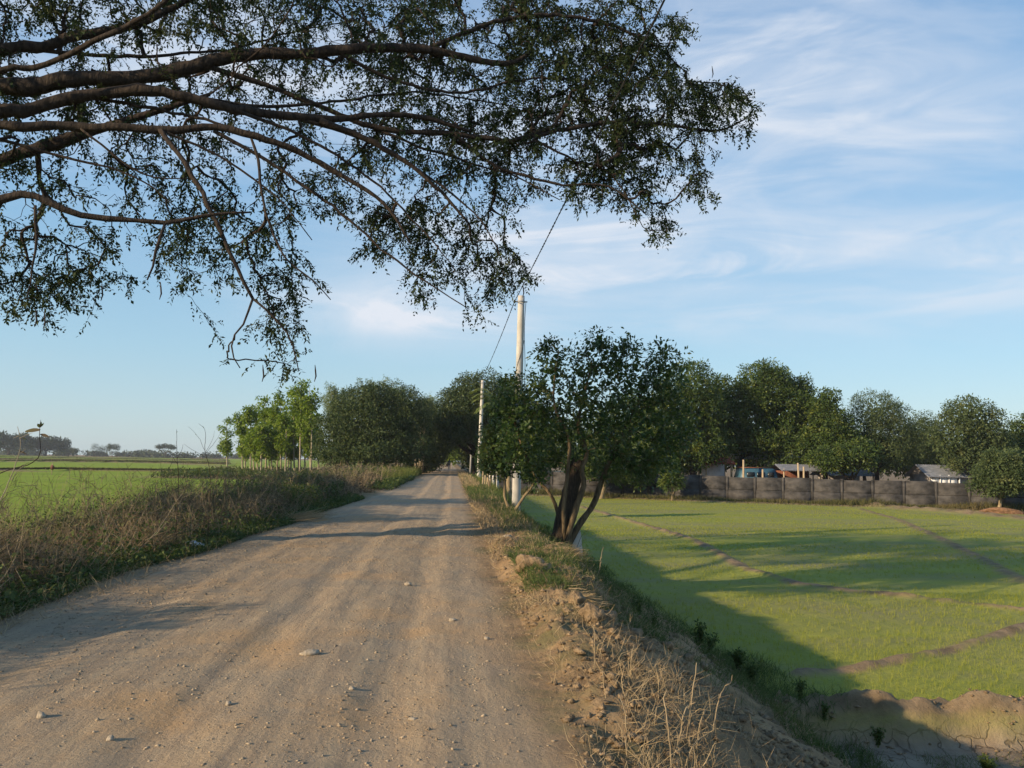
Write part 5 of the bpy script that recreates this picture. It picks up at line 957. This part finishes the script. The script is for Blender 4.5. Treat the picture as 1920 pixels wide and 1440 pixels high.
# plastic scrap, orange rag, walker in the tunnel
PLAST = simple('grey_plastic', (.35, .37, .40), (.6, .62, .65), 12, .35)
g = gnd(366, 1026, .02); g[2] = H(g[0], g[1]) + .05; m = MB(); lump(m, g, (.13, .09, .075), 91, 1.1, sub=3); tag(m.build('plastic_bag', PLAST, loc=g), 'crumpled grey plastic bag at the left edge of the road', 'plastic bag')
b = gnd(97, 889, -1.15); b[2] = H(b[0], b[1]); o = empty('field_marker', b, 'small orange rag on a stick on the bank in the left field', 'marker'); m = MB(); m.tube([b, b + [0, 0, 1.5]], .05, 6); m.build('stick', WOODP, o); m = MB(); lump(m, b + [0, 0, .9], (.25, .15, .28), 9, .8, sub=2); m.build('rag', REDO, o)
def person():
    b = at(842, 882, 128); b[2] = H(b[0], b[1]); s = 1.0
    o = empty('person', b, 'distant person in dark blue clothes walking in the tree tunnel', 'person')
    J = {'p': (0, 0, .95), 'c': (0, 0, 1.15), 's': (0, 0, 1.38), 'n': (0, 0, 1.48), 'h': (0, .02, 1.56), 't': (0, .02, 1.68), 'l1': (-.10, 0, .9), 'l2': (-.12, -.12, .5), 'l3': (-.12, .02, .08), 'l4': (-.12, -.12, .04), 'r1': (.10, 0, .9), 'r2': (.12, .08, .5), 'r3': (.12, .25, .10), 'r4': (.12, .14, .04), 'a1': (-.19, 0, 1.38), 'a2': (-.26, .08, 1.1), 'a3': (-.26, -.02, .86), 'b1': (.19, 0, 1.38), 'b2': (.26, -.06, 1.1), 'b3': (.25, -.20, .90)}
    rad = {'p': .14, 'c': .13, 's': .14, 'n': .06, 'h': .10, 't': .08, 'l1': .10, 'l2': .065, 'l3': .045, 'l4': .04, 'r1': .10, 'r2': .065, 'r3': .045, 'r4': .04, 'a1': .06, 'a2': .045, 'a3': .035, 'b1': .06, 'b2': .045, 'b3': .035}
    E = [('p', 'c'), ('c', 's'), ('s', 'n'), ('n', 'h'), ('h', 't'), ('p', 'l1'), ('l1', 'l2'), ('l2', 'l3'), ('l3', 'l4'), ('p', 'r1'), ('r1', 'r2'), ('r2', 'r3'), ('r3', 'r4'), ('s', 'a1'), ('a1', 'a2'), ('a2', 'a3'), ('s', 'b1'), ('b1', 'b2'), ('b2', 'b3')]
    ks = list(J); me = bpy.data.meshes.new('body'); me.from_pydata([J[k] for k in ks], [(ks.index(a), ks.index(c)) for a, c in E], []); q = bpy.data.objects.new('body', me); col.objects.link(q); q.parent = o
    q.modifiers.new('skin', 'SKIN'); 
    for i, k in enumerate(ks): me.skin_vertices[0].data[i].radius = (rad[k], rad[k]); me.skin_vertices[0].data[i].use_root = k == 'p'
    q.modifiers.new('sub', 'SUBSURF').levels = 1; q.modifiers['sub'].render_levels = 1; me.materials.append(simple('dark_clothes', (.03, .045, .09), (.06, .08, .14), 4))
    m = MB(); lump(m, b + [0, .03, 1.66], (.10, .11, .09), 4, .1); m.build('hair', WIRE, o)
person()
# ------------------------------------------------------------------ haze
hm = bpy.data.materials.new('haze'); hm.use_nodes = True; hn = hm.node_tree; hn.nodes.remove(hn.nodes['Principled BSDF']); pv = hn.nodes.new('ShaderNodeVolumePrincipled')
pv.inputs['Density'].default_value = .00017; pv.inputs['Color'].default_value = (.80, .86, .95, 1); pv.inputs['Anisotropy'].default_value = 0.0; hn.links.new(pv.outputs[0], hn.nodes['Material Output'].inputs['Volume'])
m = MB(); m.box((0, 680, 8.5), (2900, 1520, 23)); tag(m.build('haze', hm), kind='stuff')
